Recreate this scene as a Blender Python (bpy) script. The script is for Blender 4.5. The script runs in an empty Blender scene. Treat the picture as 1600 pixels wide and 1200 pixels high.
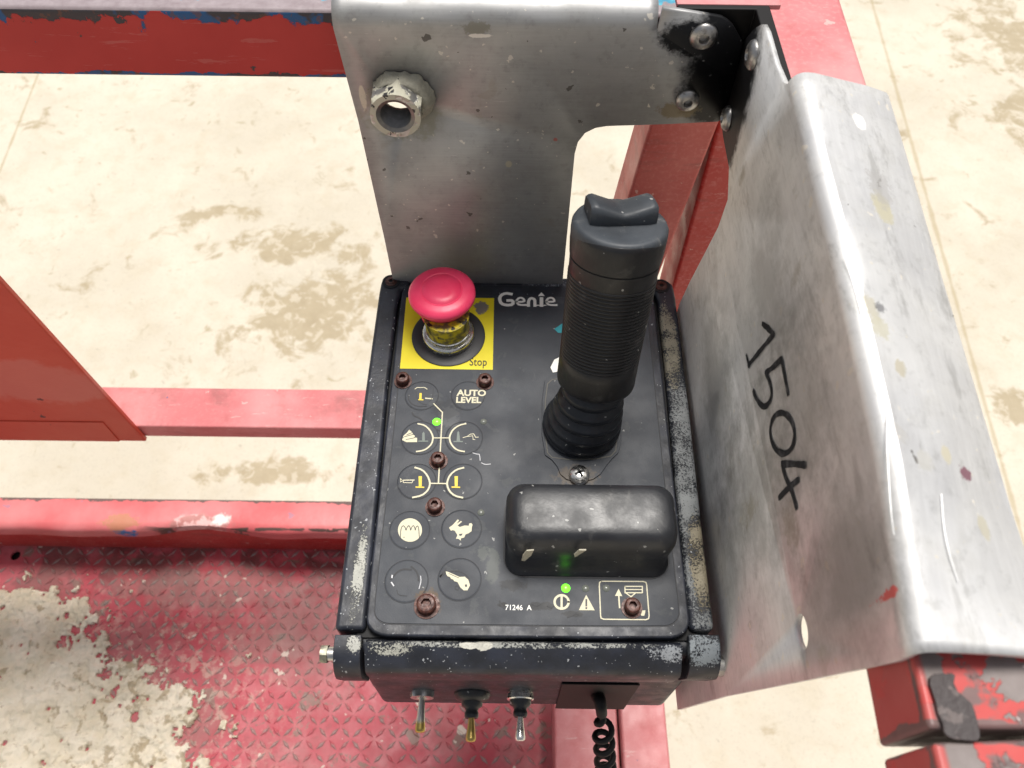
import bpy, bmesh, math, random
from mathutils import Vector, Matrix, noise as mn
random.seed(7)
R = math.radians
S = bpy.context.scene
COL = S.collection

# ------------------------------------------------------------ camera
H = 0.46                       # camera height above the control panel (panel top is z = 0), metres
PITCH, ROLL, F = R(56.9), 0.012, 1200.0
cam_d = bpy.data.cameras.new('camera')
cam = bpy.data.objects.new('camera', cam_d); COL.objects.link(cam); S.camera = cam
cam_d.sensor_width = 36.0; cam_d.lens = 36.0 * F / 1600.0
cam_d.clip_start = 0.01; cam_d.clip_end = 1000
cam.matrix_world = (Matrix.Translation((0, 0, H)) @ Matrix.Rotation(R(90) - PITCH, 4, 'X') @ Matrix.Rotation(ROLL, 4, 'Z'))
cam_d.dof.use_dof = True; cam_d.dof.focus_distance = 0.50; cam_d.dof.aperture_fstop = 14.0

# ------------------------------------------------------------ light
SUN_EL, SUN_AZ = R(73), R(14)       # azimuth measured from +Y towards +X
w = bpy.data.worlds.new('World'); S.world = w; w.use_nodes = True
nt = w.node_tree; nt.nodes.clear()
sky = nt.nodes.new('ShaderNodeTexSky'); sky.sky_type = 'NISHITA'; sky.sun_disc = False
sky.sun_elevation = SUN_EL; sky.sun_rotation = SUN_AZ; sky.dust_density = 4.0; sky.air_density = 1.0; sky.ozone_density = 1.0
hs = nt.nodes.new('ShaderNodeHueSaturation'); hs.inputs['Saturation'].default_value = 0.30   # thin overcast: near-white sky
bg = nt.nodes.new('ShaderNodeBackground'); bg.inputs['Strength'].default_value = 0.095
wo = nt.nodes.new('ShaderNodeOutputWorld')
nt.links.new(sky.outputs[0], hs.inputs['Color']); nt.links.new(hs.outputs[0], bg.inputs[0]); nt.links.new(bg.outputs[0], wo.inputs[0])
sd = bpy.data.lights.new('sun', 'SUN'); sd.energy = 3.6; sd.angle = R(20); sd.color = (1, .96, .9)
so = bpy.data.objects.new('sun', sd); COL.objects.link(so)
sdir = Vector((math.sin(SUN_AZ) * math.cos(SUN_EL), math.cos(SUN_AZ) * math.cos(SUN_EL), math.sin(SUN_EL)))
so.rotation_euler = (-sdir).to_track_quat('-Z', 'Y').to_euler()
S.view_settings.view_transform = 'Standard'; S.view_settings.look = 'None'
S.view_settings.exposure = 0.06; S.view_settings.gamma = 1

# ------------------------------------------------------------ survey helpers: where a sight line meets a real plane
RM = cam.matrix_world.to_3x3()
def ray(u, v): return RM @ Vector(((u - 800) / F, (600 - v) / F, -1.0))
def PZ(u, v, z=0.0):
    r = ray(u, v); t = (z - H) / r.z
    return Vector((r.x * t, r.y * t, z))
def PY(u, v, y):
    r = ray(u, v); t = y / r.y
    return Vector((r.x * t, y, H + r.z * t))
def PX(u, v, x):
    r = ray(u, v); t = x / r.x
    return Vector((x, r.y * t, H + r.z * t))

# ------------------------------------------------------------ material helpers
def lin(c):
    return tuple(((x / 255) / 12.92 if x / 255 <= .04045 else ((x / 255 + .055) / 1.055) ** 2.4) for x in c) + (1,)
class Mat:
    def __init__(s, name, **kw):
        s.m = bpy.data.materials.new(name); s.m.use_nodes = True
        s.t = s.m.node_tree; s.b = s.t.nodes['Principled BSDF']
        s.pos = s.t.nodes.new('ShaderNodeNewGeometry').outputs['Position']
        for k, v in kw.items(): s.set(k, v)
    def set(s, k, v):
        k = {'color': 'Base Color', 'rough': 'Roughness', 'metal': 'Metallic', 'spec': 'Specular IOR Level', 'normal': 'Normal',
             'coat': 'Coat Weight', 'coat_rough': 'Coat Roughness', 'emit': 'Emission Color', 'power': 'Emission Strength'}.get(k, k)
        s.put(s.b.inputs[k], v)
    def put(s, inp, v):
        if isinstance(v, bpy.types.NodeSocket): s.t.links.new(v, inp)
        else:
            if inp.type == 'RGBA' and len(v) == 3: v = tuple(v) + (1,)
            inp.default_value = v
    def scaled(s, sc, off=(0, 0, 0)):
        n = s.t.nodes.new('ShaderNodeMapping'); n.inputs['Scale'].default_value = sc; n.inputs['Location'].default_value = off
        s.put(n.inputs['Vector'], s.pos); return n.outputs[0]
    def noise(s, scale, detail=4, rough=.55, dist=0, vec=None):
        n = s.t.nodes.new('ShaderNodeTexNoise'); n.inputs['Scale'].default_value = scale
        n.inputs['Detail'].default_value = detail; n.inputs['Roughness'].default_value = rough; n.inputs['Distortion'].default_value = dist
        s.put(n.inputs['Vector'], vec or s.pos); return n.outputs['Fac']
    def rng(s, f, a, b, c=0., d=1.):
        n = s.t.nodes.new('ShaderNodeMapRange'); n.interpolation_type = 'SMOOTHSTEP'
        s.put(n.inputs['Value'], f)
        for i, x in zip(('From Min', 'From Max', 'To Min', 'To Max'), (a, b, c, d)): s.put(n.inputs[i], x)
        if a > b:   # smoothstep needs ordered bounds
            n.inputs['From Min'].default_value = b; n.inputs['From Max'].default_value = a
            n.inputs['To Min'].default_value = d; n.inputs['To Max'].default_value = c
        return n.outputs[0]
    def math(s, op, a, b=0., clamp=False):
        n = s.t.nodes.new('ShaderNodeMath'); n.operation = op; n.use_clamp = clamp
        s.put(n.inputs[0], a); s.put(n.inputs[1], b); return n.outputs[0]
    def mix(s, f, a, b):
        n = s.t.nodes.new('ShaderNodeMix'); n.data_type = 'RGBA'
        s.put(n.inputs[0], f); s.put(n.inputs[6], a); s.put(n.inputs[7], b); return n.outputs[2]
    def mixf(s, f, a, b):
        n = s.t.nodes.new('ShaderNodeMix'); n.data_type = 'FLOAT'
        s.put(n.inputs[0], f); s.put(n.inputs[2], a); s.put(n.inputs[3], b); return n.outputs[0]
    def blob(s, c, r, wob=.6, ns=60, soft=.35, detail=4):
        """mask of a stain about c with radii r and a ragged edge"""
        n = s.t.nodes.new('ShaderNodeVectorMath'); n.operation = 'SUBTRACT'; s.put(n.inputs[0], s.pos); n.inputs[1].default_value = c
        k = s.t.nodes.new('ShaderNodeVectorMath'); k.operation = 'DIVIDE'; s.put(k.inputs[0], n.outputs[0]); k.inputs[1].default_value = r
        l = s.t.nodes.new('ShaderNodeVectorMath'); l.operation = 'LENGTH'; s.put(l.inputs[0], k.outputs[0])
        d = l.outputs['Value']
        if wob:
            q = s.math('MULTIPLY', s.math('SUBTRACT', s.math('ADD', s.math('MULTIPLY', s.noise(ns, 5, .65), .6), s.math('MULTIPLY', s.noise(ns * 3.1, 5, .7), .4)), .5), wob * 3.2)
            d = s.math('ADD', d, q)
        return s.rng(d, 1.0, 1.0 - soft)
    def specks(s, scale, size, vec=None, seed=0.):
        """round droplets of random size"""
        v = s.t.nodes.new('ShaderNodeTexVoronoi'); v.inputs['Scale'].default_value = scale; v.inputs['Randomness'].default_value = 1
        if vec is None:      # wobble the coordinates so the drops are not perfect discs
            q = s.t.nodes.new('ShaderNodeTexNoise'); q.inputs['Scale'].default_value = scale * 1.7; q.inputs['Detail'].default_value = 3; s.put(q.inputs['Vector'], s.pos)
            k = s.t.nodes.new('ShaderNodeVectorMath'); k.operation = 'MULTIPLY_ADD'; s.put(k.inputs[0], q.outputs['Color']); k.inputs[1].default_value = (.9 / scale,) * 3; s.put(k.inputs[2], s.scaled((1, 1, 1), (seed, seed, seed)))
            vec = k.outputs[0]
        s.put(v.inputs['Vector'], vec)
        sep = s.t.nodes.new('ShaderNodeSeparateColor'); s.put(sep.inputs[0], v.outputs['Color'])
        rad = s.math('MULTIPLY', s.math('POWER', sep.outputs[0], 9.), size)
        return s.math('LESS_THAN', s.math('ADD', v.outputs['Distance'], s.math('MULTIPLY', s.noise(scale * 3, 2), size * .25)), rad)
    def bump(s, h, dist=.001, strength=1., prev=None):
        n = s.t.nodes.new('ShaderNodeBump'); n.inputs['Distance'].default_value = dist; n.inputs['Strength'].default_value = strength
        s.put(n.inputs['Height'], h)
        if prev: s.put(n.inputs['Normal'], prev)
        s.set('normal', n.outputs[0]); return n.outputs[0]
    def axis(s, i):
        n = s.t.nodes.new('ShaderNodeSeparateXYZ'); s.put(n.inputs[0], s.pos); return n.outputs[i]

def orr(m, *a):
    r = a[0]
    for x in a[1:]: r = m.math('MAXIMUM', r, x)
    return r

# --- red paint of the platform: faded red, rust and blue under-paint showing where it chipped
def red_paint(name, base=(.50, .034, .032), chip=.66, fade=(.62, .16, .15), fine=1.0):
    m = Mat(name)
    n1 = m.noise(9, 5); n2 = m.noise(70, 6, .65, .3); n3 = m.noise(320, 4)
    c = m.mix(m.rng(n1, .38, .68), base, fade)
    c = m.mix(m.math('MULTIPLY', m.rng(n3, .45, .8), .35 * fine), c, (.75, .33, .31))
    c = m.mix(m.math('MULTIPLY', m.rng(m.noise(30, 5, .6), .5, .7), .35), c, (.40, .05, .045))
    mk = m.rng(n2, chip, chip + .02)
    under = m.mix(m.rng(m.noise(25, 3), .52, .56), (.07, .055, .06), (.03, .13, .30))
    c = m.mix(mk, c, under)
    gr_ = m.math('MULTIPLY', m.rng(m.noise(1, 6, .7, .3, m.scaled((14, 14, 60))), .52, .72), .45); c = m.mix(gr_, c, (.20, .07, .06))
    ab = m.math('MULTIPLY', m.rng(m.noise(1, 6, .75, .2, m.scaled((30, 160, 160))), .60, .70), .55); c = m.mix(ab, c, (.74, .50, .46))
    sp = m.specks(90, .30); c = m.mix(m.math('MULTIPLY', sp, .5), c, (.72, .55, .50))
    m.set('color', c); m.set('rough', m.rng(m.noise(40, 5), .3, .7, .38, .6)); m.set('spec', .45)
    b = m.bump(m.math('ADD', m.math('MULTIPLY', mk, -1.), m.math('MULTIPLY', m.noise(500, 3), .12)), .0006, .6)
    return m
M_RED = red_paint('faded_red_paint').m

def rail_paint(name, edges, base=(.45, .020, .018)):
    """edges: list of (axis, value, width) along which the paint has worn to steel and blue primer"""
    m = Mat(name)
    c = m.mix(m.rng(m.noise(10, 5), .35, .7), base, (base[0] * 1.15, base[1] * 1.6, base[2] * 1.6))
    c = m.mix(m.math('MULTIPLY', m.rng(m.noise(6, 6, .7, .2, m.scaled((3, 25, 25))), .58, .62), .3), c, (.55, .2, .18))
    nz = m.math('MULTIPLY', m.math('SUBTRACT', m.noise(55, 6, .65), .5), 2.)
    mk = m.rng(m.noise(60, 6, .65), .655, .665)
    for ax, val, wd in edges:
        d = m.math('DIVIDE', m.math('ABSOLUTE', m.math('SUBTRACT', m.axis(ax), val)), wd)
        mk = m.math('MAXIMUM', mk, m.rng(m.math('ADD', d, m.math('MULTIPLY', nz, 2.2)), 1.05, .9))
    und = m.mix(m.rng(m.noise(28, 4), .46, .50), (.055, .05, .058), (.02, .10, .26))
    und = m.mix(m.math('MULTIPLY', m.rng(m.noise(200, 4), .55, .6), .6), und, (.16, .07, .045))
    c = m.mix(mk, c, und)
    m.set('color', c); m.set('rough', m.mixf(mk, .42, .6)); m.set('spec', .4)
    m.bump(m.math('ADD', m.math('MULTIPLY', mk, -1.), m.math('MULTIPLY', m.noise(420, 3), .12)), .0005, .6)
    return m.m
M_RAIL = rail_paint('worn_red_rail_paint', [(2, .204, .0085), (2, .157, .0035)])
M_TOE = rail_paint('toe_rail_paint', [(1, .470, .007), (2, -.614, .003)], (.60, .085, .085))
M_MID = red_paint('mid_rail_paint', (.56, .15, .155), .72, (.64, .26, .26), .7).m
M_SIDE = red_paint('side_rail_paint', (.58, .17, .18), .72, (.66, .32, .32), 1.9).m; M_BRACE = red_paint('brace_paint', (.50, .085, .075), .76, (.58, .15, .13), .9).m
M_POST = red_paint('corner_post_paint', (.46, .028, .024), .80, (.52, .065, .055), .8).m

def worn_grey_red():
    zcy = PZ(1450, 1143, .20).y
    m = Mat('side_rail_worn_paint')
    c = m.mix(m.rng(m.noise(18, 4), .35, .7), (.50, .04, .038), (.55, .10, .09))
    mk = m.rng(m.noise(48, 6, .62, .2), .475, .495)
    g = m.mix(m.noise(150, 5), (.16, .13, .12), (.30, .26, .25))
    mk = m.math('MULTIPLY', mk, m.rng(m.axis(0), .1345, .1365, .15, 1.)); c = m.mix(mk, c, g)
    e = m.rng(m.math('ADD', m.math('DIVIDE', m.math('ABSOLUTE', m.math('SUBTRACT', m.axis(0), .134)), .006), m.math('MULTIPLY', m.noise(60, 4), 1.2)), 1.4, 1.1)
    eg = m.rng(m.math('ADD', m.math('DIVIDE', m.math('ABSOLUTE', m.math('SUBTRACT', m.axis(2), .196)), .006), m.math('MULTIPLY', m.noise(70, 5), 2.)), 1.45, 1.3)
    eg = orr(m, eg, m.rng(m.math('ADD', m.math('DIVIDE', m.math('ABSOLUTE', m.math('SUBTRACT', m.axis(2), .161)), .003), m.math('MULTIPLY', m.noise(90, 5), 2.)), 1.6, 1.45), m.rng(m.math('ADD', m.math('DIVIDE', m.math('ABSOLUTE', m.math('SUBTRACT', m.axis(1), zcy)), .005), m.math('MULTIPLY', m.noise(80, 5), 2.)), 1.7, 1.55))
    c = m.mix(m.math('MULTIPLY', eg, .92), c, m.mix(m.noise(120, 4), (.09, .06, .06), (.2, .15, .14)))
    c = m.mix(m.rng(m.noise(80, 3), .72, .73), c, (.02, .14, .34))
    c = m.mix(m.specks(120, .35), c, (.6, .5, .48))
    m.set('color', c); m.set('rough', m.mixf(mk, .42, .6)); m.bump(m.math('MULTIPLY', mk, -1.), .0005, .7)
    return m.m
M_SIDEWORN = worn_grey_red()

# --- brushed aluminium plate
def alu(name, streak=(1, 1, 1), extra=None, tone=.40, rust=0.):
    m = Mat(name)
    st = m.noise(1, 5, .7, 0, m.scaled(streak))
    cl = m.noise(14, 5, .6, .4); cl2 = m.noise(45, 5, .65)
    c = m.mix(m.rng(cl, .3, .72), (tone * .84, tone * .84, tone * .85), (tone * 1.06, tone * 1.055, tone * 1.04))
    c = m.mix(m.math('MULTIPLY', m.rng(cl2, .45, .75), .30), c, (tone * .55, tone * .53, tone * .47))
    sm_ = m.noise(7, 7, .7, .8, m.scaled((1, .45, 1)) if streak[1] < 100 and streak[0] > 100 else m.scaled((.6, 1, 1)))
    c = m.mix(m.math('MULTIPLY', m.rng(sm_, .50, .66), .20), c, (tone * 1.35, tone * 1.36, tone * 1.36))
    c = m.mix(m.math('MULTIPLY', m.rng(m.noise(150, 5, .7), .52, .70), .35), c, (tone * .5, tone * .5, tone * .48))
    c = m.mix(m.math('MULTIPLY', m.rng(st, .35, .75), .22), c, (tone * 1.35, tone * 1.35, tone * 1.35))
    # yellow-brown stains and cement drops
    sn = m.rng(m.noise(32, 4, .5, .6), .66, .70)
    c = m.mix(m.math('MULTIPLY', sn, .22), c, (.22, .18, .10))
    sp = orr(m, m.specks(130, .30, seed=3.), m.specks(320, .34, seed=9.))
    c = m.mix(m.math('MULTIPLY', sp, .85), c, (.66, .62, .55))
    dk = m.specks(110, .28, seed=17.)
    c = m.mix(m.math('MULTIPLY', dk, .8), c, (.06, .05, .04))
    # long scratches
    sc = m.rng(m.noise(1, 2, .5, 0, m.scaled((streak[0] * 2.2 + 8, streak[1] * 2.2 + 8, streak[2] * 2.2 + 8), (5, 3, 1))), .735, .745)
    c = m.mix(m.math('MULTIPLY', sc, .6), c, (.75, .75, .74))
    metal = m.mixf(orr(m, sp, m.math('MULTIPLY', sn, .4), dk), .55, .1)
    rough = m.mixf(m.rng(cl2, .3, .7), .50, .62)
    c, metal, rough = extra(m, c, metal, rough) if extra else (c, metal, rough)
    m.set('color', c); m.set('metal', metal); m.set('rough', rough)
    hgt = m.math('ADD', m.math('MULTIPLY', st, .12), m.math('ADD', m.math('MULTIPLY', sp, .4), m.math('MULTIPLY', m.noise(700, 3), .06)))
    b = m.bump(hgt, .0004, .55)
    m.bump(m.noise(16, 2), .006, .12, b)
    return m.m
YB = .395          # back plate plane
XS = .128          # side plate plane
def back_extra(m, c, metal, rough):
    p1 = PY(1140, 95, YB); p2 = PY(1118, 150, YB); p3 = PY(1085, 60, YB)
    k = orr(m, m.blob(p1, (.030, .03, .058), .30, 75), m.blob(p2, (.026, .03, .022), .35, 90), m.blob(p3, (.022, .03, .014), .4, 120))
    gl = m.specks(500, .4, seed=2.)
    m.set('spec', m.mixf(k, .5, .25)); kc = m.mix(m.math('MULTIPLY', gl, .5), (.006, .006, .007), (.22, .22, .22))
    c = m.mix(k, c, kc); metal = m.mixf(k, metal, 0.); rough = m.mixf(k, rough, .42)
    q = PY(745, 45, YB); kk = m.blob(q, (.0085, .03, .0045), .8, 200)
    c = m.mix(kk, c, (.26, .25, .21)); metal = m.mixf(kk, metal, 0.)
    q = PY(750, 56, YB); kk = m.blob(q, (.0075, .03, .0014), .5, 300, .2)
    c = m.mix(kk, c, (.8, .75, .68)); metal = m.mixf(kk, metal, 0.)
    q = PY(567, 152, YB); kk = m.blob(q, (.0022, .03, .0095), .15, 150, .2)
    c = m.mix(kk, c, (.62, .58, .48)); metal = m.mixf(kk, metal, 0.)
    for q, r, cc in ((PY(628, 178, YB), (.026, .02, .022), (.30, .30, .24)), (PY(795, 256, YB), (.0022, .03, .003), (.5, .45, .32)),
                     (PY(868, 218, YB), (.0016, .03, .0016), (.5, .07, .05)), (PY(1060, 172, YB), (.014, .03, .006), (.2, .15, .07))):
        kk = m.blob(q, r, .7, 110); c = m.mix(m.math('MULTIPLY', kk, .75), c, cc); metal = m.mixf(m.math('MULTIPLY', kk, .6), metal, 0.)
    return c, metal, rough
def side_extra(m, c, metal, rough):
    for q, r, a in ((PX(1180, 760, XS), (.012, .075, .09), .6), (PX(1200, 450, XS), (.012, .07, .05), .50), (PX(1120, 600, XS), (.012, .09, .06), .55), (PX(1320, 900, XS), (.012, .05, .07), .5), (PX(1250, 620, XS), (.012, .06, .06), .4)):  # broad patches paint the shaded inner face darker, mottled with some grime
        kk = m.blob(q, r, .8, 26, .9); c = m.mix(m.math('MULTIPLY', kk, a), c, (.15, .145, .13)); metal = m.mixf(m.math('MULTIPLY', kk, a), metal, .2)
    gv = m.math('MULTIPLY', m.rng(m.noise(1, 6, .75, .2, m.scaled((60, 18, 60))), .53, .66), .30); c = m.mix(gv, c, (.16, .155, .14))
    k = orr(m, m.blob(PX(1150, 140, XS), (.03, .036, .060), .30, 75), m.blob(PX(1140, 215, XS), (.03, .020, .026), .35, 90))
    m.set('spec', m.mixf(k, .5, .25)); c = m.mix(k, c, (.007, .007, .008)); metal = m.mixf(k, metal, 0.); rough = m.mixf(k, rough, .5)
    lst = [(PX(1235, 822, XS), (.03, .016, .013), (.17, .14, .07), .8), (PX(1160, 270, XS), (.02, .006, .010), (.26, .20, .09), .6),
           (PX(1245, 425, XS), (.02, .005, .010), (.20, .16, .10), .7), (PX(1170, 800, XS), (.02, .010, .018), (.16, .14, .07), .7),
           (PX(1115, 430, XS), (.02, .020, .020), (.26, .23, .20), .5), (PX(1282, 1022, XS), (.02, .004, .008), (.42, .42, .34), .7),
           (PX(1135, 560, XS), (.02, .030, .012), (.13, .13, .13), .6)]
    for q, r, cc, a in lst:
        a *= .62; kk = m.blob(q, r, .9, 110, .8); c = m.mix(m.math('MULTIPLY', kk, a), c, cc); metal = m.mixf(m.math('MULTIPLY', kk, a * .8), metal, 0.)
    zf = .222
    fl = [(PZ(1340, 198, zf + .006), (.0042, .0062, .02), (.92, .90, .86), 1, .4), (PZ(1372, 335, zf), (.0065, .010, .02), (.46, .43, .31), .9, .5),
          (PZ(1368, 305, zf), (.008, .012, .02), (.35, .34, .33), .6, .8), (PZ(1345, 500, zf), (.005, .009, .02), (.46, .43, .34), .8, .7),
          (PZ(1362, 530, zf), (.005, .007, .02), (.48, .46, .36), .8, .7), (PZ(1400, 583, zf), (.003, .004, .02), (.42, .38, .28), .8, .6),
          (PZ(1509, 741, zf - .01), (.0034, .0036, .02), (.16, .04, .07), .9, .8), (PZ(1448, 720, zf), (.004, .005, .02), (.45, .44, .40), .6, .7),
          (PZ(1490, 700, zf), (.003, .005, .02), (.5, .46, .33), .8, .5), (PZ(1546, 818, zf - .01), (.003, .006, .02), (.45, .42, .32), .8, .5),
          (PZ(1406, 915, zf - .008), (.0008, .0022, .02), (.60, .07, .06), .9, .9), (PZ(1414, 960, zf - .008), (.0006, .0030, .02), (.60, .07, .06), .9, .9),
          (PZ(1363, 498, zf), (.003, .003, .02), (.12, .12, .13), .8, .8)]
    for q, r, cc, a, wb in fl:
        kk = m.blob(q, r, wb * 1.2, 220, .35); c = m.mix(m.math('MULTIPLY', kk, a), c, cc); metal = m.mixf(m.math('MULTIPLY', kk, a), metal, 0.)
    return c, metal, rough
M_ALUB = alu('brushed_aluminium_back', (25, 25, 900), back_extra, .40)
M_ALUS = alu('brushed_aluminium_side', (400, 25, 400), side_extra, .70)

# --- blacks
def black_coat(name, worn=None, base=(.013, .015, .021), spk=.34):
    m = Mat(name)
    c = m.mix(m.rng(m.noise(60, 5), .35, .7), base, (base[0] * 2, base[1] * 2, base[2] * 2.1))
    rough = m.rng(m.noise(90, 4), .3, .7, .42, .60)
    sp = orr(m, m.specks(330, spk, seed=4.), m.specks(600, spk, seed=11.))
    c = m.mix(m.math('MULTIPLY', sp, .8), c, (.42, .44, .46))
    h = m.math('ADD', m.math('MULTIPLY', m.noise(420, 3), .5), m.math('MULTIPLY', m.noise(170, 3), .9))
    if worn:
        for q, r, cc, thr in worn:
            env = m.blob(q, r, .5, 60, .6)
            g = m.math('ADD', m.noise(750, 5, .75), m.math('MULTIPLY', m.noise(60, 4), .7))
            mk = m.math('MULTIPLY', m.rng(m.math('ADD', g, m.math('MULTIPLY', env, .35)), thr, thr + .04), m.rng(env, .02, .12))
            cc2 = m.mix(m.noise(110, 4), cc, tuple(x * .45 for x in cc))
            c = m.mix(m.math('MULTIPLY', mk, .9), c, cc2); rough = m.mixf(mk, rough, .6)
            h = m.math('SUBTRACT', h, mk)
    m.set('color', c); m.set('rough', rough); m.set('spec', .5)
    m.bump(h, .0003, .7); return m.m
M_BODY = black_coat('black_powder_coat', spk=.28)
M_RIML = black_coat('black_rim_coat_left', [(PZ(560, 900), (.006, .050, .03), (.62, .62, .55), 1.13), (PZ(585, 640), (.005, .10, .03), (.4, .42, .45), 1.30)])
M_RIMR = black_coat('black_rim_coat_right', [(PZ(1085, 800), (.02, .19, .03), (.40, .42, .42), 1.15), (PZ(1096, 880), (.012, .05, .03), (.48, .41, .27), 1.12),
                                             (PZ(1045, 540), (.012, .06, .03), (.42, .38, .28), 1.12)])
M_FRONT = black_coat('black_front_edge_coat', [(PZ(800, 1006), (.16, .004, .02), (.55, .56, .52), 1.17), (PZ(610, 1012), (.022, .006, .02), (.6, .6, .52), 1.15),
                                               (PZ(757, 1008), (.006, .003, .02), (.9, .88, .78), .75), (PZ(733, 1008), (.006, .002, .02), (.9, .88, .78), .75),
                                               (PZ(1060, 1020), (.03, .008, .02), (.5, .53, .56), 1.17)])
M_CORN = black_coat('black_corner_coat', [(PZ(553, 1005), (.007, .008, .02), (.6, .6, .54), 1.10), (PZ(1100, 1015), (.018, .014, .02), (.45, .5, .53), 1.10)])
M_BACKE = black_coat('black_back_edge_coat', [(PZ(800, 440), (.13, .008, .02), (.5, .52, .56), 1.27)])

def overlay():
    m = Mat('grey_panel_overlay')
    c = m.mix(m.rng(m.noise(22, 5), .3, .7), (.030, .034, .043), (.045, .051, .062))
    c = m.mix(m.math('MULTIPLY', m.rng(m.noise(70, 5, .6, .5), .6, .66), .35), c, (.085, .09, .09))
    for q, r, cc, a in ((PZ(703, 652), (.008, .010, .01), (.12, .125, .13), .5), (PZ(770, 885), (.005, .013, .01), (.10, .11, .10), .6), (PZ(755, 865), (.004, .006, .01), (.11, .12, .11), .6),
                        (PZ(800, 915), (.010, .004, .01), (.012, .013, .016), .8), (PZ(845, 948), (.010, .003, .01), (.010, .011, .013), .9),
                        (PZ(895, 960), (.008, .002, .01), (.010, .011, .013), .9), (PZ(785, 946), (.003, .002, .01), (.008, .008, .009), 1),
                        (PZ(700, 640), (.012, .010, .01), (.014, .015, .018), .4), (PZ(668, 941), (.0085, .009, .01), (.10, .055, .018), .8),
                        (PZ(900, 745), (.016, .008, .01), (.13, .10, .07), .6)):
        k = m.blob(q, r, .8, 180); c = m.mix(m.math('MULTIPLY', k, a), c, cc)
    sp = m.specks(240, .25, seed=5.); c = m.mix(m.math('MULTIPLY', sp, .7), c, (.4, .4, .38))
    m.set('color', c); m.set('rough', m.rng(m.noise(35, 5), .3, .7, .50, .64)); m.set('spec', .42)
    m.bump(m.math('ADD', m.noise(1400, 2), m.math('MULTIPLY', m.noise(60, 3), 1.2)), .00012, .6)
    return m.m
M_OVER = overlay()
def rubber(name, base, r0=.3, r1=.5, dirt=.12, seed=0):
    m = Mat(name)
    c = m.mix(m.rng(m.noise(30, 5), .3, .7), base, tuple(x * 1.7 for x in base))
    c = m.mix(m.math('MULTIPLY', m.rng(m.noise(55, 6, .65, .6), .55, .7), dirt), c, (.33, .32, .30))
    sp = m.specks(260, .33, seed=seed + 1.); c = m.mix(m.math('MULTIPLY', sp, .6), c, (.5, .5, .48))
    m.set('color', c); m.set('rough', m.rng(m.noise(70, 5), .3, .7, r0, r1)); m.set('spec', .5)
    m.bump(m.noise(500, 3), .0002, .4); return m
M_RUB = rubber('black_rubber', (.014, .015, .017)).m
_c = rubber('guard_rubber', (.015, .016, .019), .34, .50, .16, 3)
M_GUARD = _c.m
M_GRIP = rubber('grip_rubber', (.007, .007, .008), .32, .5, .10, 6).m
M_CAP = rubber('grey_blue_thumb_rubber', (.030, .035, .042), .45, .62, .30, 8).m
M_BOOT = rubber('bellows_rubber', (.012, .014, .018), .30, .42, .05, 12).m
M_DARK = Mat('dark_recess', color=(.006, .006, .007), rough=.7).m
M_PRINT = Mat('cream_print', rough=.55); M_PRINT.set('color', M_PRINT.mix(M_PRINT.rng(M_PRINT.noise(420, 5), .66, .72), (.64, .60, .43), (.16, .155, .13))); M_PRINT = M_PRINT.m
M_WHITE = Mat('white_print', color=(.92, .91, .85), rough=.5).m
M_GPRINT = Mat('grey_green_print', color=(.16, .19, .17), rough=.55).m
M_YPRINT = Mat('yellow_print', color=(.78, .58, .03), rough=.5).m
M_TEAL = Mat('teal_print', color=(.02, .32, .38), rough=.5).m
M_INK = Mat('black_marker_ink', rough=.45); M_INK.set('color', M_INK.mix(M_INK.rng(M_INK.noise(260, 5), .48, .68), (.006, .006, .008), (.075, .075, .08))); M_INK = M_INK.m
M_BLKPRINT = Mat('black_print', color=(.012, .012, .012), rough=.5).m
M_LINE = Mat('dark_outline', color=(.018, .019, .023), rough=.6).m
M_SCR = Mat('white_scratch', color=(.6, .6, .62), rough=.6).m
M_PAINTCH = Mat('pale_paint_flake', color=(.45, .42, .33), rough=.7).m
ym = Mat('yellow_label', rough=.42)
ym.set('color', ym.mix(ym.blob(PZ(752, 482), (.006, .007, .01), .7, 200, .2), ym.mix(ym.rng(ym.noise(40, 4), .35, .7), (.80, .66, .004), (.86, .74, .012)), (.22, .20, .17)))
M_YEL = ym.m
mm = Mat('red_mushroom_plastic', rough=.38, spec=.5)
mm.set('color', mm.mix(mm.rng(mm.noise(50, 5), .3, .7), (.90, .035, .12), (.95, .065, .165)))
mm.bump(mm.noise(300, 3), .00015, .5); M_MUSH = mm.m
def metal(name, col, rough=.25, dirty=.4, met=1.):
    m = Mat(name); k = m.rng(m.noise(260, 5, .6), .50, .66)
    m.set('color', m.mix(m.math('MULTIPLY', k, dirty), col, (.12, .10, .08)))
    m.set('metal', m.mixf(m.math('MULTIPLY', k, dirty), met, .2)); m.set('rough', m.mixf(k, rough, rough + .25))
    m.bump(m.noise(600, 3), .0002, .4); return m.m
M_CHROME = metal('chrome', (.78, .77, .74), .20, .35)
M_STEEL = metal('zinc_steel', (.55, .54, .52), .32, .45)
M_BRASS = metal('worn_brass', (.50, .36, .12), .34, .45)
M_HEXB = metal('dull_zinc_bolt', (.34, .33, .26), .42, .5)
M_RIVET = metal('grey_rivet', (.42, .41, .40), .38, .5)
rm = Mat('rusty_screw', metal=.15)
rm.set('color', rm.mix(rm.rng(rm.noise(500, 5), .35, .65), (.045, .014, .010), (.105, .038, .026))); rm.set('rough', rm.rng(rm.noise(400, 4), .3, .7, .35, .6)); rm.bump(rm.noise(900, 4), .0003, .6); M_RUST = rm.m
nm = Mat('cement_spattered_nut')
k = nm.math('MULTIPLY', nm.rng(nm.noise(150, 4), .44, .50), nm.rng(nm.axis(1), .368, .376))
k2 = nm.rng(nm.noise(210, 4), .60, .62)
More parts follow.
